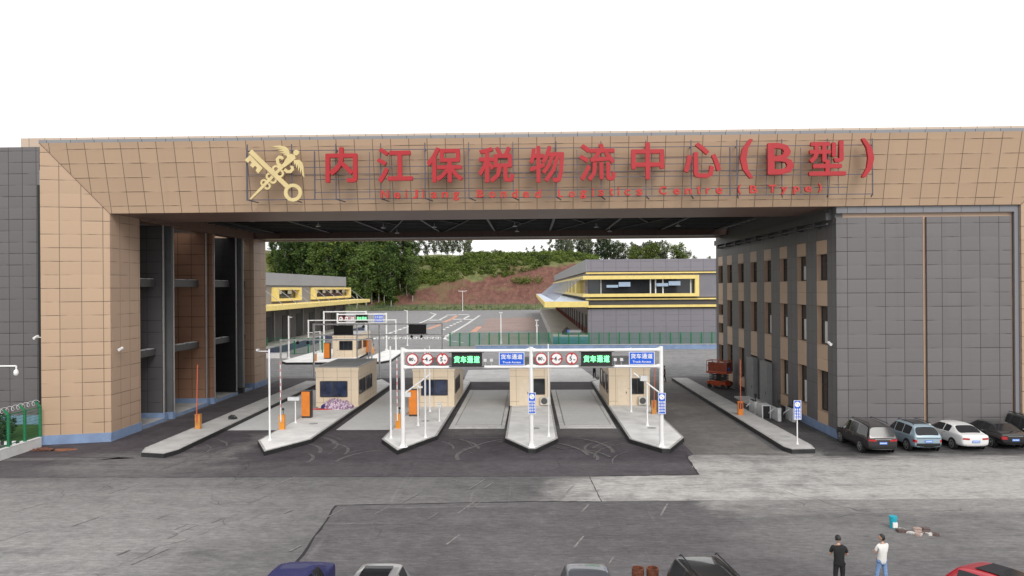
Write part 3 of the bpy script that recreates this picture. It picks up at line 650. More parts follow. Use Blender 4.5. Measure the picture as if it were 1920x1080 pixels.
booth('cream toll booth right of the weighbridges with slit windows on its side', 6.6, 10.0, 61.9, 70.5, (8.42, 9.5, 1.25, 2.55, 2), lside=((62.6, 64.0, 1.2, 2.7), (65.0, 66.6, 1.2, 2.7), (67.4, 69.2, 1.2, 2.7)), ac=9.45, door=(7.3, 8.15))
booth('distant cream toll booth on the far white island beneath the second sign gantry', -28.6, -25.2, 106, 115.5, (-27.6, -25.7, 1.4, 2.7, 3), rside=((107, 109.5, 1.4, 2.6), (110.5, 113, 1.4, 2.6)), door=(-28.4, -27.75))
# heap of bags and red mat
hp = thing('bag_heap', 'lilac and white patterned heap of bedding at the foot of the front left booth', 'bedding heap', (-16.0, 60.75, .306))
def lump(n, rx, ry, rz, seed, amp=.35, fr_=2.6):
    b = new(); bmesh.ops.create_icosphere(b, subdivisions=n, radius=1)
    for v in b.verts:
        k = 1+amp*noise.noise(v.co*fr_+Vector((seed, 0, 0)))+.3*amp*noise.noise(v.co*fr_*3+Vector((0, seed, 0)))
        v.co = Vector((v.co.x*rx*k, v.co.y*ry*k, max(0, v.co.z*rz*k)))
    return b
m, n, b_ = _m('lilac_patterned_cloth')
g = N(n, 'ShaderNodeNewGeometry'); vo = N(n, 'ShaderNodeTexVoronoi'); vo.inputs['Scale'].default_value = 9; n.links.new(g.outputs['Position'], vo.inputs[0])
wn = N(n, 'ShaderNodeTexWhiteNoise', noise_dimensions='3D'); n.links.new(vo.outputs['Color'], wn.inputs['Vector'])
n.links.new(mixc(n, ramp_(n, wn.outputs['Value'], .2, .9), (.22,.13,.21), (.62,.5,.6)), b_.inputs['Base Color']); b_.inputs['Roughness'].default_value = .9
M_cloth = m
obj('bedding', lump(4, 1.15, .6, .7, 3), M_cloth, hp, smooth=True)
mt = thing('ground_mat', 'bright red mat spread on the island beside the lilac bedding heap', 'mat', (-17.4, 60.4, .306))
b = lump(3, 1.35, .42, .06, 9, .3); obj('mat_sheet', b, M_red, mt)
o = tag(obj('bundle', lump(3, .35, .3, .4, 5), mat('navy_cloth', (.03,.035,.16), .9), None), 'small navy bundle lying on the red mat', 'bundle'); o.location = (-17.0, 60.6, .34)
o = tag(obj('bundle', lump(3, .28, .25, .5, 8), mat('khaki_cloth', (.38,.30,.18), .9), None), 'small khaki bundle between the navy bundle and the bedding heap', 'bundle'); o.location = (-16.45, 60.65, .34)
# ------------------------------------------------------------------ sign gantries
def round_sign(par, x, z, r, y, body, kind):
    b = new(); tube(b, (x, y, z), (x, y+.04, z), r, r, 32); s = obj('round_sign', b, M_signred, par)
    b = new(); tube(b, (x, y-.006, z), (x, y, z), r*.80, r*.80, 32); obj('sign_face', b, M_white, s)
    b = new(); big, small = body
    text(b, big, x-r*.55, x+r*.22, z-r*.34, z+r*.36, y-.014, .006, .012, True); text(b, small, x+r*.26, x+r*.58, z-r*.34, z-r*.04, y-.014, .006, .006, True); obj('lettering', b, M_black, s, fixn=False)
    if kind:
        b = new(); k = r*.86; q = r*.40; h = r*.26
        for sg in (1, -1):
            pts = [(sg*k, h), (sg*k, -h), (sg*q, 0)] if kind == 'w' else [(h, sg*k), (-h, sg*k), (0, sg*q)]
            xz_poly(b, [(x+p[0]*.98, z+p[1]*.98) for p in pts], y-.011, y-.004)
        obj('arrow', b, M_signred, s)
    b = new(); tube(b, (x, y+.06, z-r*1.2), (x, y+.06, z+r*1.2), .02, .02, 6); obj('bracket', b, M_white, s)
def led(par, x0, x1, z0, z1, y, words=True):
    b = new(); box(b, x0, x1, y, y+.22, z0, z1)
    p = obj('led_panel', b, M_black, par)
    b = new()
    for s, xx in ((-1, x0), (1, x1)):
        for zz, sz in ((z0, -1), (z1, 1)):
            prism(b, [(xx, y), (xx+s*.16, y-.12), (xx+s*.16, y-.1), (xx, y+.06)], min(zz, zz+sz*.02), max(zz, zz+sz*.02))
    box(b, x0-.14, x1+.14, y-.16, y+.16, z1, z1+.03); box(b, x0-.14, x1+.14, y-.16, y+.16, z0-.03, z0); obj('hood', b, M_black, p)
    if words:
        b = new(); w_ = (x1-x0-.24)/4
        for i, ch in enumerate('货车通道'): text(b, ch, x0+.14+w_*i, x0+.10+w_*(i+1), z0+(z1-z0)*.22, z0+(z1-z0)*.74, y-.016, .006, .022)
        obj('lettering', b, M_led, p, fixn=False)
def bluesign(par, x0, x1, z0, z1, y):
    b = new(); box(b, x0, x1, y, y+.04, z0, z1); s = obj('direction_sign', b, M_signblue, par)
    b = new(); e = .035
    for a in ((x0, x0+e, z0, z1), (x1-e, x1, z0, z1), (x0+e, x1-e, z0, z0+e), (x0+e, x1-e, z1-e, z1)): box(b, a[0], a[1], y-.006, y, a[2], a[3])
    obj('border', b, M_white, s); b = new(); w_ = (x1-x0-.2)/4; h = z1-z0
    for i, ch in enumerate('货车通道'): text(b, ch, x0+.11+w_*i, x0+.08+w_*(i+1), z0+h*.47, z0+h*.86, y-.014, .006, .007)
    text(b, 'Truck Access', x0+.22, x1-.22, z0+h*.16, z0+h*.32, y-.014, .006, .004); obj('lettering', b, M_white, s, fixn=False)
def vsign(par, x, y, z0, z1, w_=.46):
    b = new(); box(b, x-w_/2, x+w_/2, y, y+.03, z0, z1); s = obj('vertical_sign', b, M_signblue, par); e = .03
    b = new()
    for a in ((x-w_/2, x-w_/2+e, z0, z1), (x+w_/2-e, x+w_/2, z0, z1), (x-w_/2+e, x+w_/2-e, z0, z0+e), (x-w_/2+e, x+w_/2-e, z1-e, z1)): box(b, a[0], a[1], y-.006, y, a[2], a[3])
    obj('border', b, M_white, s)
    b = new(); tube(b, (x, y-.006, z1-.25), (x, y, z1-.25), .165, .165, 24); obj('sign_face', b, M_white, s)
    b = new(); box(b, x-.07, x-.03, y-.01, y-.006, z1-.22, z1-.18); box(b, x+.03, x+.075, y-.01, y-.006, z1-.31, z1-.26); obj('mark', b, M_black, s)
    b = new()
    for c, xx in enumerate((x-.13, x, x+.13)):
        for i in range(4):
            zz = z1-.50-i*.18; text(b, '货车通道'[(i+c) % 4], xx-.048, xx+.048, zz-.15, zz, y-.012, .005, .008)
    obj('lettering', b, M_white, s, fixn=False)
def gantry(label, y, posts, zt, zlow, bays, r=.14, base=.3, detail=True):
    cx = sum(posts)/len(posts); t = thing('sign_gantry', label, 'gantry', (cx, y, base)); X = lambda v: v-cx; Zr = lambda v: v-base
    for p in posts:
        b = new(); tube(b, (X(p), 0, 0), (X(p), 0, Zr(zt)+.22), r, r*.9, 16); tube(b, (X(p), 0, 0), (X(p), 0, .03), .3, .3, 12)
        for k in range(4):
            a = k*math.pi/2+.78; q = Vector((math.cos(a), math.sin(a), 0)); s = Vector((-q.y, q.x, 0))*.012
            c0 = Vector((X(p), 0, 0)); v = [c0+q*.12+Vector((0,0,.03)), c0+q*.28+Vector((0,0,.03)), c0+q*.12+Vector((0,0,.35))]
            f1 = [b.verts.new(w_+s) for w_ in v]; f2 = [b.verts.new(w_-s) for w_ in v]; b.faces.new(f1); b.faces.new(f2[::-1])
        obj('post', b, M_white, t, smooth=True)
    for z in (zt, zlow):
        b = new(); tube(b, (X(posts[0]), 0, Zr(z)), (X(posts[-1]), 0, Zr(z)), r*.72, r*.72, 12)
        for p in posts:
            for s in (-1, 1):
                if (p == posts[0] and s < 0) or (p == posts[-1] and s > 0): continue
                tube(b, (X(p)+s*.12, 0, Zr(z)), (X(p)+s*.34, 0, Zr(z)), .17, .10, 12)
        obj('beam', b, M_white, t, smooth=True)
    for i in range(len(posts)-1):
        a, c = posts[i], posts[i+1]; L = c-a; zc = (zt+zlow)/2; hh = (zt-zlow)/2-.09; yy = -.12
        for k, (bd, kd) in enumerate(((('80','t'), ''), (('4','m'), 'w'), (('5','m'), 'h'))): round_sign(t, X(a+L*(.078+.1175*k)), Zr(zc), .385, yy, bd, kd)
        led(t, X(a+L*.385), X(a+L*.62), Zr(zc)-hh, Zr(zc)+hh, yy-.06); bluesign(t, X(a+L*.752), X(a+L*.948), Zr(zc)-hh+.02, Zr(zc)+hh-.02, yy)
        for xx in (a+L*.645, a+L*.694):
            b = new(); tube(b, (X(xx), -.02, Zr(zlow)), (X(xx), -.02, Zr(zlow)+.38), .02, .02, 6); box(b, X(xx)-.09, X(xx)+.09, -.3, .05, Zr(zlow)+.36, Zr(zlow)+.52); obj('camera', b, M_offwhite, t)
    return t
g1 = gantry('white double-beam gantry with six round limit signs over the two weighbridge lanes', 45.88, (-7.98, .06, 8.12), 6.3, 5.28, 2)
vsign(g1, .1-.067, -.2, 2.1, 3.4); vsign(g1, 8.12-.067, -.2, 2.05, 3.35)
gantry('distant white gantry with three round signs and a green lit panel at the far island', 119, (-31.3, -23.3), 6.1, 4.75, 1, base=.3)
M_palegrey = mat('pale_grey_frame', (.80, .80, .81), .5, 0, .04, 2)
def frame_gantry(label, y, posts, zs, m, r=.09, base=.3, leds=(), balls=(), hang=()):
    cx = sum(posts)/len(posts); t = thing('portal_frame', label, 'gantry', (cx, y, base))
    for p in posts:
        b = new(); box(b, p-cx-r, p-cx+r, -r, r, 0, zs[0]-base+r); obj('post', b, m, t)
    for z in zs:
        b = new(); box(b, posts[0]-cx+r+.002, posts[-1]-cx-r-.002, -r*.9, r*.9, z-base-r*.8, z-base+r*.8); obj('beam', b, m, t)
    for x0, x1, z0, z1 in leds: led(t, x0-cx, x1-cx, z0-base, z1-base, -.35, False)
    for x, z in balls:
        b = new(); ball(b, (x-cx, -.15, z-base-.2), .16); tube(b, (x-cx, -.15, z-base-.1), (x-cx, 0, z-base), .04); obj('dome_camera', b, M_black, t, smooth=True)
    for x in hang:
        b = new(); box(b, x-cx-.06, x-cx+.06, .1, .22, 0, zs[0]-base); obj('support_post', b, m, t)
    return t
frame_gantry('grey portal frame carrying two blank black panels behind the booths', 82, (-24.25, -16.85, -9.8), (6.27, 5.08), M_palegrey, leds=((-21.9, -19.75, 5.15, 6.15), (-13.5, -11.55, 5.2, 6.2)), balls=((-13.2, 5.05), (-12.1, 5.05), (-18.6, 6.2)), hang=(-19.4, -18.1))
frame_gantry('slim grey single-beam portal frame rising from the left kerbed strip', 70.3, (-24.0, -15.2), (5.36,), M_palegrey, r=.07, balls=((-22.3, 5.3), (-21.3, 5.3)))
frame_gantry('white portal frame behind the distant sign gantry, nearest the left warehouse', 124, (-34.9, -27.7), (6.4,), M_white, r=.11, base=0)
frame_gantry('wide low white portal frame just behind the distant booth', 118.2, (-35.8, -21.6), (5.2,), M_white, r=.09, base=0)
# ------------------------------------------------------------------ poles, posts, barriers, machines
def pole(label, x, y, top, arms=(), r=.065, base=.3, boxes=(), cat='pole', name='camera_pole', m=None):
    t = thing(name, label, cat, (x, y, base)); m = m or M_white
    b = new(); tube(b, (0, 0, 0), (0, 0, top-base), r, r*.85, 10); tube(b, (0, 0, 0), (0, 0, .025), r*2.4, r*2.4, 10); tube(b, (0, 0, .02), (0, 0, .22), r*1.7, r, 10); obj('pole', b, m, t, smooth=True)
    for p0, p1, rr_ in arms:
        b = new(); tube(b, (p0[0], p0[1], p0[2]-base), (p1[0], p1[1], p1[2]-base), rr_, rr_, 8); obj('arm', b, m, t, smooth=True)
    for c, s, mm in boxes:
        b = new(); box(b, c[0]-s[0]/2, c[0]+s[0]/2, c[1]-s[1]/2, c[1]+s[1]/2, c[2]-s[2]/2-base, c[2]+s[2]/2-base); obj('camera', b, mm, t)
    return t
pole('tall white pole with a short left arm on the tip of the bag heap island', -17.19, 48.11, 6.3, (((0,0,6.15),(-.75,0,6.15),.03),), boxes=(((-.72,-.1,6.25),(.12,.3,.14),M_offwhite),))
pole('tall thin white pole at the left edge of the left gantry island', -9.25, 48.53, 6.4)
pole('white post with a long slanting boom beside the second orange machine', -8.13, 53.04, 3.2, (((-1.0,0,2.62),(.95,0,4.05),.055),), boxes=(((-.72,-.05,2.55),(.42,.25,.3),M_galv),((.2,-.1,3.1),(.3,.3,.12),M_offwhite)))
pole('tall white pole standing right behind the left gantry post', -7.0, 48.85, 6.2)
pole('thin white pole in front of the curtained window of the second booth', -8.09, 59.0, 5.6)
pole('waist high white post with a small camera head near the left weighbridge', -6.79, 54.72, 1.35, r=.045, boxes=(((0,-.05,1.48),(.28,.2,.2),M_galv),((0,-.05,1.7),(.4,.25,.06),M_offwhite)))
pole('low white post with a flat grey head beside the first orange machine', -17.45, 54.25, 2.0, r=.05, boxes=(((-.1,0,2.1),(.85,.35,.24),M_galv),))
pole('tall thin white pole right of the middle gantry post', 1.21, 49.1, 6.45, r=.055)
pole('white post in front of the door of the right booth', 8.0, 58.67, 5.4)
pole('white post with a slanting boom beside the right gantry post', 8.34, 52.79, 3.2, (((-.95,0,4.05),(.95,0,2.6),.055),), boxes=(((-.25,-.1,3.7),(.5,.3,.35),M_offwhite),))
pole('tall white camera pole on the far ground beside the left warehouse', -35.8, 108.4, 6.3, (((0,0,6.1),(.7,0,6.1),.04),), base=0, r=.12, boxes=(((.75,-.1,6.1),(.2,.4,.2),M_black),))
pole('tall white pole with a short top arm behind the distant portal frames', -22.0, 131.6, 6.3, (((0,0,6.2),(-.6,0,6.4),.05),), base=0, r=.1)
pole('short white double post beside the distant portal frame', -33.3, 116, 3.6, (((0,0,3.5),(-2.0,0,3.3),.05),), base=0, r=.09)
vp_ = pole('thin white post carrying a blue vertical sign on the tip of the right kerbed strip', 16.66, 46.42, 2.75, r=.04, name='sign_post', cat='sign post'); vsign(vp_, 0, -.07, 1.55, 2.75)
def barrier(label, x, y, arm_m, arm_top, cab_m=M_orange2, black_top=False, lean=0.0):
    t = thing('barrier_gate', label, 'barrier', (x, y, .3), 0, 'raised boom barriers')
    b = new(); box(b, -.18, .18, -.15, .15, 0, 1.0); cb = obj('cabinet', b, cab_m, t)
    b = new(); box(b, -.19, .19, -.16, .16, 1.0, 1.05); obj('lid', b, cab_m, cb)
    if black_top:
        b = new(); box(b, -.13, .13, -.17, -.152, .5, .95); obj('access_panel', b, M_black, cb)
    L = arm_top-1.0
    b = new(); box(b, -.07, .02, -.22, -.17, .55, 1.1); obj('arm_bracket', b, arm_m if arm_m is not M_white else M_offwhite, t)
    if arm_m is M_white:
        b = new(); bar(b, (-.03, -.2, .7), (-.03+lean, -.2, .7+L), .075, .05); a = obj('arm', b, M_white, t)
        k = .9
        while k < L:
            b = new(); bar(b, (-.03+lean*k/L, -.2, .7+k), (-.03+lean*(k+.22)/L, -.2, .7+k+.22), .083, .058); k += .5
            obj('stripe', b, mat('pale_red_stripe', (.60,.25,.25), .5), a)
        b = new(); tube(b, (.12, -.1, 1.05), (.12, -.1, 1.35), .02); ball(b, (.12, -.12, 1.45), .09); obj('warning_lamp', b, M_black, t)
    else:
        b = new(); bar(b, (-.03, -.2, .5), (-.03+lean, -.2, .7+L), .08, .05); obj('arm', b, arm_m, t)
    return t
barrier('amber barrier with a raised white striped arm at the tip of the bag heap island', -17.61, 51.78, M_white, 5.1)
barrier('amber barrier with a raised white striped arm beside the left gantry post', -9.39, 52.05, M_white, 5.3)
barrier('orange barrier with a raised red arm behind the right gantry post', 9.62, 57.66, M_armred, 4.2, mat('tan_orange_paint', (.50,.22,.05), .5), lean=.12)
barrier('orange and black barrier with a raised red arm on the right kerbed strip', 16.14, 57.05, M_armred, 4.6, M_orange, True)
barrier('orange barrier with a raised red arm on the left kerbed strip', -23.75, 52.07, M_armred, 4.9, mat('tan_orange_paint', (.50,.22,.05)), lean=.1)
def machine(label, x, y, wd=.72, dp=.5, h=2.1):
    t = thing('ticket_machine', label, 'ticket machine', (x, y, .3), 0, 'tall orange ticket machines')
    b = new(); box(b, -wd/2, wd/2, -dp/2, dp/2, .14, h); bd = obj('body', b, M_black, t)
    b = new(); box(b, -wd/2-.005, wd/2-.09, -dp/2-.03, -dp/2, .16, h-.06); obj('front_panel', b, M_orange, t)
    b = new(); box(b, -wd/2, wd/2, -dp/2, dp/2, 0, .14); obj('foot', b, M_frame, t)
    return t
machine('tall orange ticket machine left of the booth with the bag heap', -17.25, 56.5); machine('tall orange ticket machine behind the left gantry post and slanting boom', -9.05, 57.06)
machine('distant orange machine on the left of the distant booth', -28.9, 104.4, .9, .6, 2.3); machine('distant orange machine on the right of the distant booth', -24.7, 113, .9, .6, 2.3)
o = barrier('small distant amber barrier in front of the distant booth', -29.6, 100.8, M_white, 2.0)
o = barrier('small distant amber barrier right of the distant booth', -24.0, 112.0, M_white, 2.2)
# turnstiles by the office wall
for i, (x, y, lb) in enumerate(((17.95, 59.0, 'grey turnstile cabinet nearest the concrete doorstep of the office'), (18.75, 55.9, 'grey turnstile cabinet in the middle of the row by the office'), (19.75, 55.6, 'grey turnstile cabinet closest to the office wall, behind the blue sign post'))):
    t = thing('turnstile', lb, 'turnstile', (x, y, .0), 0, 'turnstile cabinets by the office wall')
    b = new(); box(b, -.13, .13, 0, 1.5, 0, 1.0); obj('cabinet', b, M_galv, t)
    b = new(); box(b, -.135, .135, .25, 1.25, 1.0, 1.04); obj('lid', b, M_black, t)
    b = new(); tube(b, (.0, .15, 1.0), (.0, .15, 1.35), .03); box(b, -.09, .09, .08, .2, 1.35, 1.62); obj('reader', b, M_black, t)
    b = new(); tube(b, (-.13, .75, .85), (-.55, .75, .55), .03); tube(b, (-.13, .75, .85), (-.5, .95, .45), .03); obj('tripod_arm', b, M_galv, t)
t = thing('equipment_cabinet', 'low grey cabinet with a dark open front beside the turnstiles', 'cabinet', (18.2, 57.2, 0))
b = new(); box(b, -.35, -.27, 0, 1.2, 0, .95); box(b, .27, .35, 0, 1.2, 0, .95); box(b, -.35, .35, 0, 1.2, .95, 1.02); obj('case', b, M_galv, t); b = new(); box(b, -.27, .27, .12, 1.15, .02, .95); obj('inside', b, M_black, t)
# small dark things lying on the left strip, rust stain and debris
o = tag(obj('cable_coil', lump(3, .35, .3, .3, 4), M_black), 'small black coil lying on the left kerbed strip', 'cable coil'); o.location = (-22.9, 56, .306)
bm = new(); bm.faces.new([bm.verts.new((-30.0+.75*math.cos(a)*(1+.2*math.sin(3*a)), 46.6+.45*math.sin(a), .012)) for a in [i*.314 for i in range(20)]]); struct('rust_stain', bm, mat('rust_stain', (.22,.085,.04), .9, 0, .4, 2))
o = tag(obj('rubble_pile', lump(3, .8, .35, .14, 6, .6, 4), mat('brown_debris', (.12,.05,.035), .9, 0, .4, 6)), 'small heap of brown rubble near the white wall at the left pier', 'rubble'); o.location = (-31.3, 46.5, 0)
# ------------------------------------------------------------------ cars
M_carglass = mat('car_glass', (.014, .015, .018), .1, 0, .1, 2, spec=.42)
M_chrome = mat('bright_chrome', (.6, .6, .6), .15, .9, .05)
M_tail = mat('tail_light_red', (.42, .015, .02), .12, 0, .1, 6, coat=.6)
M_plate = mat('blue_plate', (.07, .22, .68), .4, 0, .08, 9)
M_rim = mat('alloy_rim', (.34, .34, .35), .3, .6, .1, 4)
def car(label, loc, rz, paint, kind, roof_dark=False, roof_rails=False, sunroof=False, plate=True, trim=None, tail='wide', chrome=False, nose=False):
    P = {  # stations rear -> front: (y, zb, belt, top, half width at belt factor, half width at roof factor, tag to next)
     'suv': (4.85, 1.90, ((-2.42,.42,.98,1.0,.84,.78,''),(-2.36,.30,1.04,1.10,.93,.84,'rw'),(-2.10,.27,1.08,1.62,.97,.70,''),(-1.98,.25,1.09,1.70,.98,.69,'w'),(-.95,.24,1.06,1.76,1,.70,''),(-.87,.24,1.06,1.765,1,.70,'w'),(.12,.24,1.04,1.77,1,.70,''),(.20,.24,1.04,1.765,1,.70,'w'),(.62,.24,1.03,1.70,1,.69,'wf'),(1.32,.24,1.0,1.10,.99,.80,''),(1.45,.24,1.0,1.06,.98,.82,''),(2.1,.26,.93,.97,.95,.76,''),(2.36,.32,.80,.84,.88,.70,''),(2.43,.42,.66,.70,.80,.62,'')), (-1.42, 1.42, .37)),
     'sedan': (4.65, 1.82, ((-2.32,.45,.88,.92,.82,.74,''),(-2.26,.30,.97,1.02,.92,.80,''),(-1.78,.26,1.01,1.07,.96,.80,'rw'),(-1.05,.24,1.0,1.40,.99,.66,''),(-.97,.24,1.0,1.42,.99,.66,'w'),(-.36,.24,.98,1.47,1,.66,''),(-.28,.24,.98,1.475,1,.66,'w'),(.50,.24,.95,1.44,1,.66,'wf'),(1.28,.24,.92,1.0,.99,.79,''),(1.4,.24,.92,.97,.98,.80,''),(2.0,.25,.83,.88,.94,.74,''),(2.25,.30,.70,.74,.86,.66,''),(2.33,.40,.58,.61,.78,.6,'')), (-1.35, 1.33, .33)),
     'hatch': (4.3, 1.82, ((-2.13,.42,.95,.97,.84,.78,''),(-2.07,.30,1.0,1.06,.93,.82,'rw'),(-1.68,.26,1.02,1.50,.97,.69,''),(-1.55,.24,1.02,1.58,.98,.68,'w'),(-.75,.24,1.0,1.63,1,.69,''),(-.67,.24,1.0,1.635,1,.69,'w'),(.18,.24,.98,1.62,1,.69,''),(.26,.24,.98,1.615,1,.69,'w'),(.5,.24,.97,1.56,1,.68,'wf'),(1.15,.24,.94,1.03,.99,.8,''),(1.28,.24,.94,1.0,.98,.8,''),(1.9,.26,.86,.9,.93,.74,''),(2.1,.32,.72,.76,.85,.66,''),(2.16,.42,.6,.63,.78,.6,'')), (-1.3, 1.3, .35)),
    }[kind]
    L, W, ST, (wr, wf, wrad) = P; hw = W/2
    t = thing('parked_car', label, 'car', loc, rz, 'cars parked outside the portal')
    rings = []
    for (y, zb, be, to, wb, wt, tg) in ST:
        w_ = hw*wb; q = hw*wt
        hp_ = [(w_*.80, zb), (w_*.97, zb+.10), (w_, (zb+be)*.5), (w_*.985, be-.04), (w_*.96, be+.02), (w_*.96+(q-w_*.96)*.86, be+.02+(to-be-.02)*.86), (q, to-.015), (q*.62, to+.012), (0, to+.022)]
        rings.append([Vector((x, y, z)) for x, z in hp_]+[Vector((-x, y, z)) for x, z in hp_[-2::-1]])
    b = new(); V = [[b.verts.new(p) for p in r_] for r_ in rings]; n_ = len(rings[0]); parts = {0: ('body', paint)}; nxt = 1
    for i in range(len(V)-1):
        tg = ST[i][6]; front_id = None
        for j in range(n_-1):
            f = b.faces.new((V[i][j], V[i+1][j], V[i+1][j+1], V[i][j+1]))
            if tg in ('rw', 'wf') and 6 <= j <= 9:
                if front_id is None: front_id = nxt; parts[nxt] = ('rear_window' if tg == 'rw' else 'windscreen', M_carglass); nxt += 1
                f.material_index = front_id
            elif (tg == 'w' or (tg == 'wf' and kind != 'x')) and j in (4, 11):
                parts[nxt] = ('side_window', M_carglass); f.material_index = nxt; nxt += 1
        b.faces.new((V[i][n_-1], V[i+1][n_-1], V[i+1][0], V[i][0]))
    b.faces.new(V[0]); b.faces.new(V[-1][::-1])
    bmesh.ops.recalc_face_normals(b, faces=b.faces)
    cl = b.edges.layers.float.new('crease_edge')
    for ed in b.edges:
        ids = {f.material_index for f in ed.link_faces}
        if len(ids) > 1: ed[cl] = 1.0
    vl = b.verts.layers.float.new('crease_vert')
    for v in b.verts:
        ids = {f.material_index for f in v.link_faces}
        if any(parts[k][0] == 'side_window' for k in ids): v[vl] = .85
    me0 = bpy.data.meshes.new('c'); b.to_mesh(me0); b.free(); o0 = bpy.data.objects.new('c', me0); COL.objects.link(o0)
    for _ in range(nxt): me0.materials.append(None)
    su = o0.modifiers.new('u', 'SUBSURF'); su.levels = 2; su.render_levels = 2
    me1 = bpy.data.meshes.new_from_object(o0.evaluated_get(bpy.context.evaluated_depsgraph_get())); bpy.data.objects.remove(o0); bpy.data.meshes.remove(me0)
    bb = new(); bb.from_mesh(me1); bpy.data.meshes.remove(me1)
    from mathutils.bvhtree import BVHTree
    bvh = BVHTree.FromBMesh(bb)
    for k, (nm, mm) in parts.items():
        pc_ = bb.copy(); bmesh.ops.delete(pc_, geom=[f for f in pc_.faces if f.material_index != k], context='FACES')
        for f in pc_.faces: f.material_index = 0
        obj(nm, pc_, mm, t, smooth=True, fixn=False)
    bb.free()
    def decal(nm, u0, u1, z0, z1, mm, par=None, side='rear', off=.008, nu=8, nz=3, taper=0.0):
        """a skin-thin fitting that follows the bodywork: a grid laid on the body"""
        b = new(); G_ = []
        for iz in range(nz+1):
            row = []
            for iu in range(nu+1):
                u = u0+(u1-u0)*iu/nu; z = z0+(z1-z0)*iz/nz+taper*(iu/nu-.5)
                if side == 'rear': o_, d_ = Vector((u, -5, z)), Vector((0, 1, 0))
                elif side == 'front': o_, d_ = Vector((u, 5, z)), Vector((0, -1, 0))
                else: sg = -1 if side == 'left' else 1; o_, d_ = Vector((sg*4, u, z)), Vector((-sg, 0, 0))
                hit, nn, _, _ = bvh.ray_cast(o_, d_)
                row.append(b.verts.new(hit-d_*off) if hit is not None else None)
            G_.append(row)
        for iz in range(nz):
            for iu in range(nu):
                q = (G_[iz][iu], G_[iz][iu+1], G_[iz+1][iu+1], G_[iz+1][iu])
                if all(q): b.faces.new(q)
        if not b.faces: b.free(); return None
        return obj(nm, b, mm, par or t, smooth=True)
    for y in (wr, wf):
        for s in (-1, 1):
            b = new(); tube(b, (s*(hw-.02), y, wrad), (s*(hw+.006), y, wrad), wrad+.07, wrad+.07, 24); obj('wheel_arch', b, M_black, t)
            b = new(); tube(b, (s*(hw-.2), y, wrad), (s*(hw+.02), y, wrad), wrad, wrad-.02, 24); wh = obj('wheel', b, M_rubber, t)
            b = new(); tube(b, (s*(hw-.1), y, wrad), (s*(hw+.024), y, wrad), wrad*.25, wrad*.2, 10)
            for k in range(5):
                a = k*1.2566; bar(b, (s*(hw+.022), y, wrad), (s*(hw+.022), y+math.cos(a)*wrad*.66, wrad+math.sin(a)*wrad*.66), .02, wrad*.2)
            for k in range(20):
                a, a2 = k*.314, (k+1)*.314; bar(b, (s*(hw+.022), y+math.cos(a)*wrad*.68, wrad+math.sin(a)*wrad*.68), (s*(hw+.022), y+math.cos(a2)*wrad*.68, wrad+math.sin(a2)*wrad*.68), .02, .05)
            obj('rim', b, M_rim, wh)
    yr = ST[0][0]; zt = ST[0][2]; wbk = hw*ST[0][4]
    decal('rear_bumper', -hw*.93, hw*.93, ST[1][1]+.06, ST[1][1]+(.30 if trim is None else .16), trim or M_black, nu=14)
    for sg in (-1, 1):
        if tail == 'wide': x0, x1, z0, z1 = .42, .955, zt-.13, zt-.02
        elif tail == 'tall': x0, x1, z0, z1 = .76, .94, zt-.30, zt-.14
        else: x0, x1, z0, z1 = .55, .95, zt-.21, zt-.03
        decal('tail_light', *sorted((sg*hw*x0, sg*hw*x1)), z0, z1, M_tail, off=.012, taper=.03*sg)
        decal('sill', -1.0, 1.0, .30, .40, M_black, side='left' if sg < 0 else 'right')
        for yy in (ST[[i for i, s_ in enumerate(ST) if s_[6] == 'w'][-1]][0], (wf-.62)):
            decal('door_gap', yy-.012, yy+.012, .42, .98, M_black, side='left' if sg < 0 else 'right', off=.003, nu=1, nz=6)
        b = new(); ball(b, (sg*(hw+.10), ST[-5][0]-.36, 1.06), .11, .07, .09, 10, 8); obj('mirror', b, paint, t, smooth=True)
    if kind == 'hatch' and not nose: decal('tail_strip', -hw*.8, hw*.8, zt-.07, zt-.04, M_black, off=.012)
    if chrome:
        decal('chrome_strip', -hw*.85, hw*.85, ST[1][1]+.04, ST[1][1]+.075, M_chrome, off=.016); decal('chrome_strip', -hw*.5, hw*.5, zt-.04, zt-.015, M_chrome, off=.014)
    if plate:
        hit = bvh.ray_cast(Vector((0, -5, zt-.23)), Vector((0, 1, 0)))[0]; yp_ = hit.y
        b = new(); box(b, -.23, .23, yp_-.03, yp_-.005, zt-.31, zt-.17); p = obj('licence_plate', b, M_plate, t)
        b = new()
        for k in range(6): box(b, -.19+k*.065, -.15+k*.065, yp_-.034, yp_-.03, zt-.275, zt-.205)
        obj('lettering', b, M_white, p)
    ri = [i for i, s_ in enumerate(ST) if s_[3] > ST[len(ST)//2][3]-.1]; y0, y1 = ST[ri[0]][0], ST[ri[-1]][0]; zr = max(s_[3] for s_ in ST)
    if roof_rails:
        for s in (-1, 1):
            b = new(); path(b, [(s*hw*.60, y0+.1, zr-.02), (s*hw*.60, y0+.25, zr+.06), (s*hw*.60, y1-.25, zr+.07), (s*hw*.60, y1-.1, zr)], .022, 6); obj('roof_rail', b, M_black, t)
    if sunroof:
        b = new(); k = 5
        ys_ = [y0+.35+(y1-y0-.6)*i/k for i in range(k+1)]
        def zat(y):
            for i in range(len(ST)-1):
                if ST[i][0] <= y <= ST[i+1][0]: return ST[i][3]+(ST[i+1][3]-ST[i][3])*(y-ST[i][0])/(ST[i+1][0]-ST[i][0])
        for i in range(k): quad(b, (-hw*.48, ys_[i], zat(ys_[i])+.03), (hw*.48, ys_[i], zat(ys_[i])+.03), (hw*.48, ys_[i+1], zat(ys_[i+1])+.03), (-hw*.48, ys_[i+1], zat(ys_[i+1])+.03))
        obj('sunroof', b, M_carglass, t)
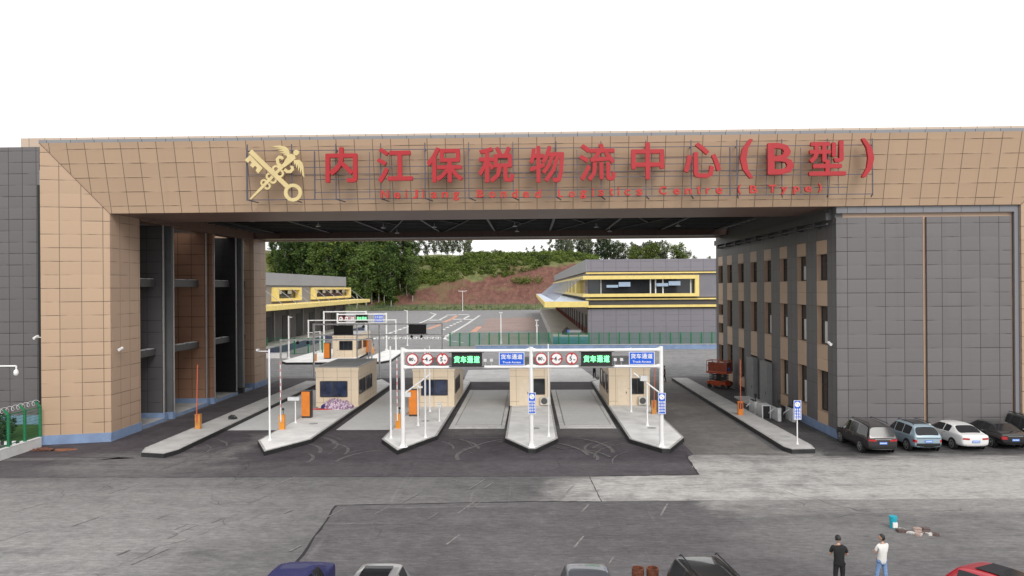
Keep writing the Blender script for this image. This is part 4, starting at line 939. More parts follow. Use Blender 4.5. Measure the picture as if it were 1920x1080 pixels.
    for sg in (-1, 1):
        decal('headlight', *sorted((sg*hw*.5, sg*hw*.85)), ST[-3][2]-.16, ST[-3][2]-.03, M_offwhite, side='front', off=.01)
        for y in (-.62, .38): decal('door_handle', y, y+.2, .90, .935, M_chrome if chrome else M_greytrim, side='left' if sg < 0 else 'right', off=.02, nu=2, nz=1)
    return t
def paint(name, c, metal=.25, rough=.28): return mat(name, c, rough, metal, .03, 1.0, coat=.8)
car('dark brown metallic people carrier at the corner of the grey office front', (21.1, 47.0, 0), 0, paint('brown_black_paint', (.034,.030,.031), .35), 'suv', chrome=True, roof_rails=True)
car('pale blue crossover with black roof rails parked by the grey wall', (24.05, 47.3, 0), R(1.5), paint('pale_blue_paint', (.31,.41,.48), .2), 'hatch', roof_rails=True, tail='tall', sunroof=True)
car('white sedan with red tail lights between the pale blue crossover and the black sedan', (27.05, 47.75, 0), R(1), paint('white_car_paint', (.74,.74,.74), 0), 'sedan', trim=mat('white_car_paint', (.74,.74,.74)))
car('black sedan parked right of the white sedan by the tan groove', (29.75, 48.2, 0), R(0), paint('black_car_paint', (.012,.012,.014), .1, .22), 'sedan', chrome=True, tail='big')
car('dark green off-road car cut off by the right edge of the photo', (32.1, 47.9, 0), R(176), paint('dark_green_paint', (.018,.026,.022), .2, .3), 'suv', roof_rails=True)
# foreground row, noses toward the camera: only the roofs are in view
car('deep blue car at the bottom edge, leftmost of the foreground row', (-7.5, 22.45, 0), R(178), mat('deep_blue_paint', (.006,.009,.085), .5, 0, .03, 1, coat=.12), 'sedan', sunroof=False)
car('silver car with a dark glass roof at the bottom edge beside the deep blue car', (-4.72, 21.5, 0), R(179), paint('silver_paint', (.42,.42,.43), .5), 'hatch', sunroof=True)
car('slate grey sedan at the bottom edge left of the rusty pipes', (1.72, 21.55, 0), R(181), paint('slate_paint', (.12,.13,.16), .5), 'hatch')
car('black car with roof rails at the bottom edge right of the rusty pipes', (5.42, 21.45, 0), R(186), paint('graphite_paint', (.022,.023,.025), .3), 'suv', roof_rails=True, roof_dark=True)
car('red car at the bottom right corner near the two men', (14.3, 21.7, 0), R(205), paint('bright_red_paint', (.42,.012,.03), .2), 'hatch', sunroof=True)
# rusty pipes, teal bucket, debris
for i, (x, lb) in enumerate(((3.5, 'rusty brown pipe standing upright beside the black car, left of the pair'), (3.98, 'rusty brown pipe standing upright beside the black car, right of the pair'))):
    b = new(); k = 18
    for r0, r1, z0, z1 in ((.2, .2, 0, .95),): tube(b, (0,0,z0), (0,0,z1), r0, r1, k, cap=False); tube(b, (0,0,.1), (0,0,z1), r0-.03, r1-.03, k, cap=False)
    for q in range(k):
        a, a2 = 2*math.pi*q/k, 2*math.pi*(q+1)/k
        quad(b, (.2*math.cos(a), .2*math.sin(a), .95), (.2*math.cos(a2), .2*math.sin(a2), .95), (.17*math.cos(a2), .17*math.sin(a2), .95), (.17*math.cos(a), .17*math.sin(a), .95))
    o = obj('rusty_pipe', b, mat('rust', (.16,.055,.03), .8, .2, .4, 6)); tag(o, lb, 'pipe', 'rusty pipes standing in the car park'); o.location = (x, 24.35, 0)
bk = thing('paint_bucket', 'teal and white bucket standing beside a heap of broken slabs in the car park', 'bucket', (15.2, 31.3, 0), R(6))
b = new(); tube(b, (0,0,0), (0,0,.42), .13, .15, 20); obj('tub', b, mat('teal_plastic', (.02,.36,.46), .4), bk, smooth=True)
b = new(); tube(b, (0,0,.42), (0,0,.5), .16, .16, 20); obj('lid', b, mat('teal_plastic', (.02,.36,.46)), bk)
b = new(); box(b, -.10, .10, -.165, -.12, .05, .27); obj('paper_label', b, M_white, bk)
rr = random.Random(12)
db = thing('broken_slabs', 'scatter of broken slabs and rubble on the asphalt next to the teal bucket', 'rubble', (15.9, 30.7, 0))
for i in range(16):
    x, y = rr.gauss(.1, .5), rr.gauss(0, .28); s = rr.uniform(.1, .34); b = new(); k = rr.randint(4, 6); a0 = rr.random()*6
    prism(b, [(x+s*rr.uniform(.6, 1)*math.cos(a0+6.283*q/k), y+s*rr.uniform(.6, 1)*math.sin(a0+6.283*q/k)) for q in range(k)], .0, rr.uniform(.04, .12))
    obj('slab_piece', b, [mat('slab_pink', (.34,.25,.22), .9, 0, .2, 8), mat('slab_dark', (.10,.07,.065), .9, 0, .3, 8), mat('slab_pale', (.5,.48,.46), .9, 0, .2, 8)][rr.randint(0, 2)], db)
# ------------------------------------------------------------------ people
M_skin = mat('skin', (.50, .29, .20), .55, 0, .06, 6); M_hair = mat('black_hair', (.012, .011, .011), .6, 0, .2, 20)
def skin(vs, es, flat=.68):
    me = bpy.data.meshes.new('s'); me.from_pydata([(v[0][0], v[0][1]/flat, v[0][2]) for v in vs], es, [])
    o = bpy.data.objects.new('s', me); COL.objects.link(o)
    sk = o.modifiers.new('k', 'SKIN'); sk.use_smooth_shade = True; sk.branch_smoothing = .4
    for i, v in enumerate(vs):
        d = me.skin_vertices[0].data[i]; d.radius = (v[1], v[1]); d.use_root = (i == 0)
    su = o.modifiers.new('u', 'SUBSURF'); su.levels = 2; su.render_levels = 2
    dg = bpy.context.evaluated_depsgraph_get(); r = bpy.data.meshes.new_from_object(o.evaluated_get(dg))
    bpy.data.objects.remove(o); bpy.data.meshes.remove(me)
    for v in r.vertices: v.co.y *= flat
    return r
def person(label, loc, rz, H, shirt, trousers, elbows, wrists, feet, lean=0.0, head_turn=0.0, bow=0.0, hair_len=.0, shoe=None):
    s = H/1.75; t = thing('person', label, 'person', loc, rz)
    S = lambda x, y, z: (x*s, y*s, z*s)
    lx = lambda z: lean*(z-.93)
    pel = S(0,0,.93); wai = S(lx(1.12),0,1.12); che = S(lx(1.32),0,1.32); nb = S(lx(1.49),-.01,1.485); nk = S(lx(1.54),.0+bow*.3,1.545)
    sh = [S(k*.19+lx(1.41),0,1.425) for k in (-1, 1)]; el = [S(*e) for e in elbows]; wr_ = [S(*q) for q in wrists]
    hip = [S(k*.095,0,.88) for k in (-1, 1)]; kn = [S((k*.10+f[0])/2+k*.005, f[1]*.5+.02, .48) for k, f in zip((-1, 1), feet)]; an_ = [S(f[0], f[1], .085) for f in feet]; toe = [S(f[0]+f[2]*.0, f[1]+.17, .035) for f in feet]
    vs = [(pel, .125*s), (wai, .115*s), (che, .135*s), (nb, .06*s), (nk, .052*s)]; es = [(0,1),(1,2),(2,3),(3,4)]
    for k in (0, 1):
        i = len(vs); vs += [(sh[k], .06*s), (el[k], .04*s), (wr_[k], .028*s)]; es += [(2,i),(i,i+1),(i+1,i+2)]
        i = len(vs); vs += [(hip[k], .085*s), (kn[k], .055*s), (an_[k], .038*s), (toe[k], .03*s)]; es += [(0,i),(i,i+1),(i+1,i+2),(i+2,i+3)]
    b = new(); m0 = skin(vs, es); b.from_mesh(m0); bpy.data.meshes.remove(m0)
    for k in (0, 1):        # palm and five fingers
        w0 = Vector(wr_[k]); d = (w0-Vector(el[k])).normalized(); sd_ = d.cross(Vector((0, 0, 1))).normalized(); cr = d.cross(sd_)
        hv = [(w0, .026*s), (w0+d*.05*s, .032*s), (w0+d*.085*s, .03*s)]
        m0 = skin(hv, [(0,1),(1,2)], 1.0); b.from_mesh(m0); bpy.data.meshes.remove(m0)
        for q, ln in enumerate((.07, .08, .075, .06)):
            p0 = w0+d*.085*s+sd_*(q-1.5)*.019*s; p1 = p0+(d*.8+cr*.25)*ln*.5*s; p2 = p1+(d*.5+cr*.6)*ln*.5*s
            m0 = skin([(p0, .0095*s), (p1, .0085*s), (p2, .007*s)], [(0,1),(1,2)], 1.0); b.from_mesh(m0); bpy.data.meshes.remove(m0)
        p0 = w0+d*.035*s-sd_*.028*s; p1 = p0-sd_*.025*s+d*.03*s; p2 = p1+d*.03*s+cr*.012*s
        m0 = skin([(p0, .011*s), (p1, .0095*s), (p2, .008*s)], [(0,1),(1,2)], 1.0); b.from_mesh(m0); bpy.data.meshes.remove(m0)
    hc = Vector(nk)+Vector((0, .03+bow*.5, .115*s)); RT = Matrix.Translation(hc) @ Matrix.Rotation(head_turn, 4, 'Z') @ Matrix.Rotation(-bow*4, 4, 'X')
    hb = new(); bmesh.ops.create_uvsphere(hb, u_segments=20, v_segments=14, radius=1)
    for v in hb.verts:
        x, y, z = v.co; jaw = 1-.26*max(0, -z-.1)
        v.co = Vector((x*.084*jaw, y*.098*(1-.12*max(0, -z)), z*.122))*s
        if y > .75 and -.35 < z < .15: v.co.y += .016*s*max(0, 1-abs(x)*4)*(1-abs(z+.12)*2)
        if y > .6 and -.62 < z < -.42: v.co.y += .006*s
    for k in (-1, 1): ball(hb, (k*.079*s, -.005*s, -.005*s), .012*s, .022*s, .032*s, 8, 6)
    hb.transform(RT); m0 = bpy.data.meshes.new('h'); hb.to_mesh(m0); hb.free(); b.from_mesh(m0); bpy.data.meshes.remove(m0)
    obj('body', b, M_skin, t, smooth=True)
    b = new()
    for k in (-1, 1): ball(b, (k*.03*s, .092*s, .005*s), .011*s, .006*s, .007*s, 8, 6)
    b.transform(RT); obj('eye', b, M_hair, t)
    b = new(); box(b, -.024*s, .024*s, .086*s, .096*s, -.066*s, -.056*s); b.transform(RT); obj('mouth', b, mat('lip', (.32,.12,.10)), t)
    b = new(); bmesh.ops.create_uvsphere(b, u_segments=20, v_segments=14, radius=1)
    for v in list(b.verts):
        if v.co.z < (.05 if v.co.y > .15 else -.45-hair_len) or (v.co.y > .55 and v.co.z < .5): b.verts.remove(v)
    for v in b.verts: v.co = Vector((v.co.x*.091, v.co.y*.106, v.co.z*.127))*s*(1+.03*noise.noise(v.co*9))
    b.transform(RT); obj('hair', b, M_hair, t, smooth=True)
    sl = [tuple(Vector(sh[k])+(Vector(el[k])-Vector(sh[k]))*.80) for k in (0, 1)]
    vs = [(S(0,0,.76), .15*s), (S(0,0,.88), .188*s), (S(lx(1.08),0,1.08), .182*s), (S(lx(1.28),0,1.30), .185*s), (S(lx(1.44),-.01,1.455), .11*s), (nb, .068*s)]; es = [(0,1),(1,2),(2,3),(3,4),(4,5)]
    for k in (0, 1): i = len(vs); vs += [(tuple(Vector(sh[k])+Vector((0,0,-.005))), .082*s), (sl[k], .062*s)]; es += [(3,i),(i,i+1)]
    obj('shirt', skin(vs, es, .72), shirt, t)
    vs = [(S(0,0,.90), .115*s)]; es = []
    for k in (0, 1): i = len(vs); vs += [(tuple(Vector(hip[k])+Vector((0,0,-.04))), .102*s), (kn[k], .078*s), (tuple(Vector(an_[k])+Vector((0,0,.02))), .062*s)]; es += [(0,i),(i,i+1),(i+1,i+2)]
    obj('trousers', skin(vs, es, .8), trousers, t)
    for k in (0, 1):
        f = feet[k]; b = new(); ball(b, S(f[0], f[1]+.07, .045), .048*s, .135*s, .045*s, 12, 8); obj('shoe', b, shoe or M_black, t, smooth=True)
    return t
M_tee = mat('black_tshirt', (.012,.012,.013), .9, 0, .2, 9); M_trs = mat('black_trousers', (.014,.014,.016), .9, 0, .2, 9)
person('man in black shirt and black trousers with his back turned, head bowed', (10.3, 24.9, 0), R(-8), 1.80, M_tee, M_trs, ((-.27,.06,1.14),(.27,.06,1.14)), ((-.10,.30,1.22),(.12,.30,1.24)), ((-.12,0,0),(.11,.02,0)), bow=.05, lean=-.03)
person('man in white shirt and blue jeans turned left with folded arms', (11.85, 25.2, 0), R(16), 1.74, mat('white_tshirt', (.66,.65,.63), .9, 0, .05, 9), mat('blue_jeans', (.18,.29,.50), .9, 0, .2, 14), ((-.22,.07,1.14),(.22,.07,1.14)), ((.03,.20,1.20),(-.02,.22,1.16)), ((-.17,.08,0),(.13,-.08,0)), lean=.05, head_turn=R(48), hair_len=.25, shoe=M_white)
person('small distant figure in black standing beyond the weighbridge lanes', (7.2, 82.9, 0), R(20), 1.72, M_tee, M_trs, ((-.26,.04,1.15),(.26,.04,1.15)), ((-.12,.2,1.2),(.14,.2,1.2)), ((-.11,0,0),(.12,.03,0)))
person('small distant figure in dark clothes walking beside the right barrier', (14.4, 79.3, 0), R(80), 1.72, mat('dark_grey_shirt', (.05,.05,.055), .9), M_trs, ((-.25,-.05,1.15),(.25,.05,1.15)), ((-.24,.05,.92),(.24,.2,.95)), ((-.09,-.15,0),(.1,.18,0)))
# ------------------------------------------------------------------ scissor lifts
def lift(label, x, y, rz):
    t = thing('scissor_lift', label, 'scissor lift', (x, y, 0), rz)
    M_or = mat('lift_orange_red', (.46,.075,.025), .5, 0, .12, 3)
    b = new(); box(b, -.6, .6, -1.0, 1.0, .28, .72); obj('chassis', b, M_or, t)
    for sx in (-1, 1):
        for sy in (-.72, .72): b = new(); tube(b, (sx*.5, sy, .22), (sx*.66, sy, .22), .22, .22, 16); obj('wheel', b, M_rubber, t)
    b = new()
    for k in range(4):
        z0 = .76+.17*k
        for xx in (-.4, .4): bar(b, (xx, -.85, z0), (xx, .85, z0+.17), .07); bar(b, (xx, .85, z0), (xx, -.85, z0+.17), .07)
    obj('scissor_arms', b, M_black, t)
    b = new(); box(b, -.6, .6, -1.1, 1.1, 1.48, 1.66); obj('platform', b, M_or, t)
    b = new()
    for xx in (-.57, .57):
        for yy in (-1.05, -.35, .35, 1.05): tube(b, (xx, yy, 1.66), (xx, yy, 2.75), .028, .028, 6)
        for z in (2.2, 2.75): tube(b, (xx, -1.05, z), (xx, 1.05, z), .03, .03, 6)
    for yy in (-1.05, 1.05):
        for z in (2.2, 2.75): tube(b, (-.57, yy, z), (.57, yy, z), .03, .03, 6)
    obj('guard_rail', b, M_or, t)
    b = new(); box(b, -.56, -.53, -1.0, .9, 1.68, 2.6); obj('side_panel', b, mat('lift_brown_red', (.30,.07,.035)), t)
    b = new(); box(b, -.45, .45, -1.09, -1.05, 1.7, 2.6); obj('mesh_panel', b, mat('lift_dark_red', (.22,.05,.03)), t)
    b = new(); box(b, -.2, .15, -1.16, -1.092, 1.75, 2.1); obj('control_box', b, mat('control_blue', (.05,.13,.42)), t)
    return t
lift('orange red scissor lift with a blue control box parked by the office wall', 19.0, 74.6, R(48))
# ------------------------------------------------------------------ white wall and green fence at the left edge
A0 = gp(78, 838); A1 = gp(-60, 884); dv = (A1-A0); Lw = dv.length; ang = math.atan2(dv.y, dv.x)
t = thing('low_wall', 'low white rendered wall with grey coping at the left edge of the forecourt', 'wall', A0, ang)
b = new(); box(b, 0, Lw+6, -.22, 0, 0, .62); obj('wall_body', b, M_offwhite, t); b = new(); box(b, 0, Lw+6, -.24, .02, .62, .66); obj('coping', b, M_white, t)
def mesh_mat(name, c, a):
    m, n, b_ = _m(name); g = N(n, 'ShaderNodeUVMap'); sp = N(n, 'ShaderNodeSeparateXYZ'); n.links.new(g.outputs[0], sp.inputs[0])
    k = None
    for ax, p in ((0, .12), (1, .2)):
        fr = math_(n, 'FRACT', math_(n, 'DIVIDE', sp.outputs[ax], p)); l = math_(n, 'LESS_THAN', fr, a); k = l if k is None else math_(n, 'MAXIMUM', k, l)
    b_.inputs['Base Color'].default_value = (*c, 1); n.links.new(k, b_.inputs['Alpha']); return m
M_mesh = mesh_mat('green_wire_mesh', (.02,.13,.07), .10)
def fence(label, P0, P1, h, step, m, mm, z=0, top=False, name='mesh_fence', pr=.05):
    P0 = Vector(P0); P1 = Vector(P1); d = P1-P0; L = d.length; t = thing(name, label, 'fence', P0, math.atan2(d.y, d.x))
    k = max(1, round(L/step))
    for i in range(k+1):
        b = new(); x = L*i/k; box(b, x-pr, x+pr, -pr, pr, z, z+h)
        if top: bar(b, (x, 0, z+h), (x+.05, -.28, z+h+.3), pr*1.6)
        obj('post', b, m, t)
    b = new(); quad(b, (0, -.01, z+.08), (L, -.01, z+.08), (L, -.01, z+h-.06), (0, -.01, z+h-.06)); obj('wire_mesh', b, mm, t)
    b = new()
    for zz in (z+.1, z+h-.08): box(b, 0, L, -.06, -.02, zz, zz+.05)
    obj('rail', b, m, t)
    return t
f = fence('green mesh fence with barbed wire coils on the low white wall', A0+Vector((-.15,.1,0)), A0+(A1-A0)*1.2+Vector((0,.1,0)), 2.0, 1.72, M_green, M_mesh, .66, True, pr=.07)
b = new(); Lf = (dv*1.2).length
prev = None; i = 0
while i*.02 < Lf:
    a = i*.25; p = (i*.02, -.2+.16*math.cos(a), 2.92+.16*math.sin(a)); 
    if prev: bar(b, prev, p, .018)
    prev = p; i += 1
obj('barbed_coil', b, M_galv, f)
gr = new(); quad(gr, (-60, 46.5, .02), (-33.3, 48.9, .02), (-33.2, 55.5, .02), (-60, 55.5, .02))
M_grass = ground('lawn', (.035,.085,.016), (.075,.15,.03), tracks=False, streak=.2); struct('lawn', gr, M_grass)
t = thing('kerb_channel', 'black and white edged grey channel between the lawn and the white wall', 'kerb', (-36, 48.2, 0), math.atan2(-2.4, -26.7))
b = new(); box(b, -2.5, 14, -.1, .05, 0, .22); obj('edging', b, M_white, t); b = new()
for i in range(32): box(b, -2.4+i*.5, -2.15+i*.5, -.105, .055, .0, .225)
obj('black_block', b, M_black, t)
o = pole('white camera arm reaching in from the left edge in front of the annex', -36.6, 46.5, 5.5, (((0,0,5.42),(3.6,0,5.42),.055),), base=0, r=.08)
b = new(); ball(b, (3.6, -.02, 5.0), .15, .15, .22); tube(b, (3.6,0,5.2), (3.6,0,5.42), .05); obj('dome_camera', b, M_white, o, smooth=True)
# ------------------------------------------------------------------ yard beyond the portal
M_mark = mat('white_road_paint', (.72, .72, .71), .8, 0, .08, 2); M_markred = mat('faded_orange_road_paint', (.50, .25, .17), .8, 0, .1, 2)
sheet('pavement', [tuple(gp(u, v)[:2]) for u, v in ((868,716),(878,694),(1090,690),(1120,712),(1105,716))], .006, G_apron)
sheet('pavement', [tuple(gp(u, v)[:2]) for u, v in ((896,622),(914,597),(1002,595),(1010,620))], .006, ground('pinkish_yard_slab', (.23,.165,.15), (.30,.23,.21), tracks=False))
sheet('pavement', [tuple(gp(u, v)[:2]) for u, v in ((905,645),(912,628),(1005,626),(1010,645))], .006, ground('brown_yard_slab', (.20,.17,.15), (.27,.24,.21), tracks=False))
bm = new(); bmr = new()
def dashes(b, pts, n, fill=.55, wd=.42):
    P = [gp(*p) for p in pts]; Ls = [(P[i+1]-P[i]).length for i in range(len(P)-1)]; T = sum(Ls)
    def at(d):
        for i, l in enumerate(Ls):
            if d <= l: return P[i]+(P[i+1]-P[i])*d/l
            d -= l
        return P[-1]
    for k in range(n):
        a = at(T*k/n); c = at(T*(k+fill)/n); quad(b, (a.x-wd, a.y, .014), (a.x+wd, a.y, .014), (c.x+wd, c.y, .014), (c.x-wd, c.y, .014))
def cp(x, y): return (640+x*.1389, 560+y*.1389)
for pts, n, f_ in ((((1380,530),(1700,340),(1870,225)),26,.6),(((1310,295),(1430,230)),7,.6),(((640,470),(880,385),(1060,330),(1200,270),(1280,205)),18,.6),(((1640,280),(1730,230)),5,.8),(((1370,420),(1500,355),(1640,290)),6,.4),(((1200,190),(1270,210)),3,.7),(((1390,545),(1470,568),(1660,600)),7,.5)):
    dashes(bm, [cp(*p) for p in pts], n, f_, .4)
for pts in (((1165,412),(1350,345)),((1385,318),(1450,300),(1560,230)),((1780,450),(1870,375))): dashes(bmr, [cp(*p) for p in pts], 2, .95, .7)
for x in range(430, 1340, 74):       # chevron crossing
    for u0, v0, u1, v1 in ((x, 545, x+48, 520), (x+40, 522, x+80, 548)):
        a = gp(*cp(u0, v0)); c = gp(*cp(u1, v1)); quad(bm, (a.x-.25, a.y-.6, .014), (a.x+.5, a.y-.6, .014), (c.x+.5, c.y+.6, .014), (c.x-.25, c.y+.6, .014))
for u, v in ((1270,290),(1490,220),(1580,278),(1650,215),(1720,280)):
    a = gp(*cp(u, v)); quad(bm, (a.x-2, a.y-1.6, .014), (a.x+2, a.y-1.6, .014), (a.x+2, a.y+1.6, .014), (a.x-2, a.y+1.6, .014))
struct('road_marking', bm, M_mark); struct('road_marking', bmr, M_markred)
t = thing('low_wall', 'low pale blue wall across the yard at the foot of the right green fence', 'wall', (13, 121, 0))
b = new(); box(b, -22, 24, 0, .5, 0, .75); obj('wall_body', b, M_film, t); b = new(); box(b, -22, 24, -.05, .55, .75, .82); obj('coping', b, M_kerbedge, t)
sheet('lawn', [(-9,121.6),(38,121.6),(38,128),(-9,130)], .012, M_grass)
o = fence('long green mesh fence in front of the right warehouse', (-14.0, 128.6, 0), (36, 125.2, 0), 2.35, 1.72, M_green, mesh_mat('far_green_mesh', (.02,.15,.10), .22), .1, False, pr=.11)
fence('short green mesh fence in front of the left warehouse', (-44, 116, 0), (-32.5, 114.5, 0), 2.6, 2.2, M_green, M_mesh, 0, False, pr=.09)
fence('long dark fence along the foot of the red hillside', (-100, 341, 0), (6, 341, 0), 2.9, 3.4, mat('dark_green_paint2', (.035,.075,.05)), mesh_mat('dark_hill_mesh', (.05,.085,.05), .16), 0, False, pr=.10)
t = thing('low_wall', 'white low wall beside the rear left pier near the far island', 'wall', (-41, 108.5, 0)); b = new(); box(b, -4, 4.8, 0, .35, 0, .75); obj('wall_body', b, M_white, t); b = new(); box(b, -4, 4.8, -.04, .39, .75, .8); obj('coping', b, M_white, t)
def lamp_post(label, x, y, h, tee=False):
    t = thing('street_lamp', label, 'street lamp', (x, y, 0), 0, 'white lamp posts in the yard')
    b = new(); tube(b, (0,0,0), (0,0,h), .13, .09, 8); tube(b, (0,0,0), (0,0,.5), .25, .2, 8); obj('pole', b, M_white, t)
    b = new(); tube(b, (-1.8 if tee else -.05,0,h-.05), (1.8 if tee else .05,0,h-.05), .1, .1, 6); obj('arm', b, M_white, t)
    for s in ((-1.7, 1.7) if tee else (0,)): b = new(); box(b, s-.3, s+.3, -.2, .2, h, h+.18); obj('lamp_head', b, M_galv, t)
lamp_post('distant T-shaped white lamp post at the foot of the red hillside', -30.2, 331, 9.0, True); lamp_post('white lamp post standing on the yard left of the right warehouse dock', -5.3, 134.5, 5.6); lamp_post('short white post by the corner of the right warehouse dock', 1.3, 133, 3.3); lamp_post('white pole beside the long green fence, left of the dock', -3.0+4.2, 129.5, 4.4)
# ------------------------------------------------------------------ right warehouse
M_wh = panel('lilac_grey_cladding', (.215,.205,.235), 2.2, 1.05, 10.9, 0, line=.10, lc=.45, hl=.45, vl=.7, var=.04)
M_whs = panel('pale_grey_cladding', (.33,.33,.34), 1.4, 9, 0, 0, line=.14, lc=.75, hl=0, var=.03)
M_whp = mat('lilac_grey_plain', (.19,.185,.215), .5, 0, .06, .3); M_dkband = mat('dark_band', (.06,.058,.062), .5, 0, .1, .5)
wx, wy0, wy1 = 10.35, 131, 302
w2 = thing('warehouse', 'large lilac grey warehouse on the right with yellow framed strip windows and a yellow canopy', 'warehouse', (30, 131, 0))
b = new(); box(b, wx, 60, wy0, wy1, 0, 6.4); obj('lower_wall', b, M_wh, w2, True)
b = new(); box(b, wx+.4, 60, wy0+.4, wy1, 6.4, 8.4); obj('dark_band', b, M_dkband, w2, True)
b = new(); box(b, wx+.1, 60, wy0+.1, wy1, 8.4, 12.9); obj('upper_wall', b, M_whp, w2, True)
b = new(); box(b, wx-.25, 60, wy0-.25, wy1, 13.0, 15.15); obj('parapet', b, M_wh, w2, True)
b = new(); box(b, wx-.3, wx-.255, wy0-.26, wy1, 12.98, 15.17); obj('parapet_side', b, M_whs, w2, True)
for z0, z1, d in ((12.62, 12.85, .35), (7.95, 8.2, .4), (6.62, 7.05, .5)):
    b = new(); box(b, wx-d, 60, wy0-d, wy0+.4, z0, z1); obj('yellow_band', b, M_yellow, w2, True)
b = new(); box(b, wx+.05, 60, wy0-.02, wy0+.3, 7.1, 7.9); obj('cornice', b, M_dkband, w2, True)
ty = new(); x1 = 29.8; d = .9
box(ty, wx-d, x1, wy0-d, wy0+.1, 11.6, 12.25); box(ty, wx-d, x1, wy0-d, wy0+.1, 8.5, 9.05); box(ty, x1-.7, x1, wy0-d+.004, wy0+.1, 9.05, 11.6)
box(ty, wx-d, wx+.1, wy0+.1, wy1-4, 11.6, 12.25); box(ty, wx-d, wx+.1, wy0+.1, wy1-4, 8.5, 9.05)
for y in [150+13*i for i in range(12)]: box(ty, wx-d+.004, wx+.1, y, y+4.5, 9.05, 11.6)
obj('window_surround', ty, M_yellow, w2, True)
b = new(); box(b, wx-.02, x1-.7, wy0+.02, wy0+.12, 9.05, 11.6); g_ = obj('window', b, M_glass, w2, True)
b = new(); box(b, wx-.02, wx+.12, wy0+.1, wy1-5, 9.05, 11.6); obj('window', b, M_glass, w2, True)
b = new()
for x in (21.3, 22.2, 23.5, 28.4): box(b, x, x+.22, wy0-.06, wy0+.0, 9.05, 11.6)
for x in (12.6,): box(b, x, x+.12, wy0-.06, wy0+.0, 9.05, 11.6)
obj('mullion', b, M_galv, g_, True)
for x0, x_1, z0, z1 in ((13.6,15.65,10.15,10.6),(15.75,17.8,10.3,11.1),(22.4,24.45,10.3,10.85),(24.55,26.6,10.45,11.2)):
    b = new(); box(b, x0, x_1, wy0-.5, wy0-.44, z0, z1); obj('open_sash', b, mat('painted_reflection_sash', (.35,.45,.58), .15, 0, .05), g_, True)  # reflected sky put into the pale blue base colour
b = new(); box(b, 2.6, wx-.02, 129.6, wy1-6, 6.75, 7.75); cn = obj('canopy', b, M_yellow, w2, True)
b = new(); box(b, 2.8, wx-.1, 129.8, wy1-6.2, 7.75, 7.8); obj('canopy_top', b, mat('pale_blue_canopy_sheet', (.42,.50,.66), .35, 0, .08), cn, True)
b = new()
for i in range(26):
    y = 134+6*i; b = new(); tube(b, (wx-.9, y, 11.9), (4.4, y, 7.78), .07, .07, 5); obj('tie_rod', b, mat('grey_rod', (.25,.26,.30), .4, .3), cn, True)
b = new(); box(b, 4.1, wx-.02, 129, wy1-4, 0, 1.75); dk = obj('loading_dock', b, mat('dock_concrete', (.40,.39,.37), .85, 0, .1, .4), w2, True)
b = new(); box(b, 4.05, wx-.05, 128.9, 129, 0, 1.6); obj('dock_face', b, mat('teal_dock_face', (.10,.25,.33), .5, 0, .1), dk, True)
for i in range(18):
    y = 134.5+8.6*i; b = new(); box(b, wx-.14, wx-.025, y, y+2.6, 1.76, 5.2); dr = obj('dock_door', b, M_black, w2, True)
    b = new(); box(b, wx-.26, wx-.145, y-.35, y-.02, 1.76, 2.9); box(b, wx-.26, wx-.145, y+2.62, y+2.95, 1.76, 2.9); obj('door_guard', b, mat('door_guard_red', (.30,.07,.045)), dr, True)
t = thing('goods_pile', 'dark pile of goods with a blue drum lying on the right warehouse dock', 'goods', (6.6, 133, 1.75)); b = lump(3, .8, .6, 1.1, 2, .4); obj('bundle', b, M_black, t); b = new(); tube(b, (.3,-.3,.45), (2.6,-.3,.45), .42, .42, 14); obj('drum', b, mat('drum_grey', (.22,.22,.24), .5), t); b = new(); tube(b, (.1,-.32,.45), (.45,-.32,.45), .44, .44, 14); obj('drum_cap', b, mat('control_blue', (.05,.13,.42)), t)
# ------------------------------------------------------------------ left warehouse
lx, ly0, ly1 = -44.2, 96, 178
w1 = thing('warehouse', 'smaller lilac grey warehouse on the left with two yellow framed windows below a wooded hill', 'warehouse', (-60, 140, 0))
b = new(); box(b, -90, lx, ly0, ly1-2, 0, 10.9); obj('wall', b, M_whp, w1, True)
b = new(); box(b, -90, lx+.35, ly0, ly1-3, 10.95, 13.1); obj('parapet', b, mat('grey_parapet_sheet', (.27,.275,.30), .5, 0, .04, .2), w1, True)
b = new(); box(b, lx, lx+.03, ly0, ly1-2, 1.3, 6.6); obj('lower_wall', b, mat('dark_dock_wall', (.075,.07,.07), .6, 0, .15, .5), w1, True)
for y0, y1 in ((125, 139), (147.5, 177.5)):
    b = new(); z0, z1, k, d = 8.2, 10.6, .45, .9
    box(b, lx, lx+d, y0, y1, z1-k, z1); box(b, lx, lx+d, y0, y1, z0, z0+k); box(b, lx, lx+d, y0, y0+1.3, z0+k, z1-k); box(b, lx, lx+d, y1-1.3, y1, z0+k, z1-k); sr = obj('window_surround', b, M_yellow, w1, True)
    b = new(); box(b, lx+.004, lx+.06, y0+1.3, y1-1.3, z0+k, z1-k); wo = obj('window', b, M_glass, sr, True)
    y = y0+2.2
    while y < y1-3: b = new(); box(b, lx+.3, lx+.34, y, y+2.0, z0+1.25, z1-k-.05); obj('open_sash', b, mat('pale_sash', (.55,.58,.6), .2), sr, True); y += 5.4
b = new(); box(b, lx, -39.4, ly0, 181, 7.0, 7.75); cn = obj('canopy', b, M_yellow, w1, True)
b = new()
for i in range(11): y = 104+7.2*i; b = new(); tube(b, (lx+.9, y, 10.4), (-40, y, 7.8), .05, .05, 5); obj('tie_rod', b, mat('grey_rod', (.25,.26,.30)), cn, True)
b = new(); box(b, lx, -40.4, ly0, ly1, 0, 1.3); dk = obj('loading_dock', b, mat('dock_concrete', (.40,.39,.37)), w1, True)
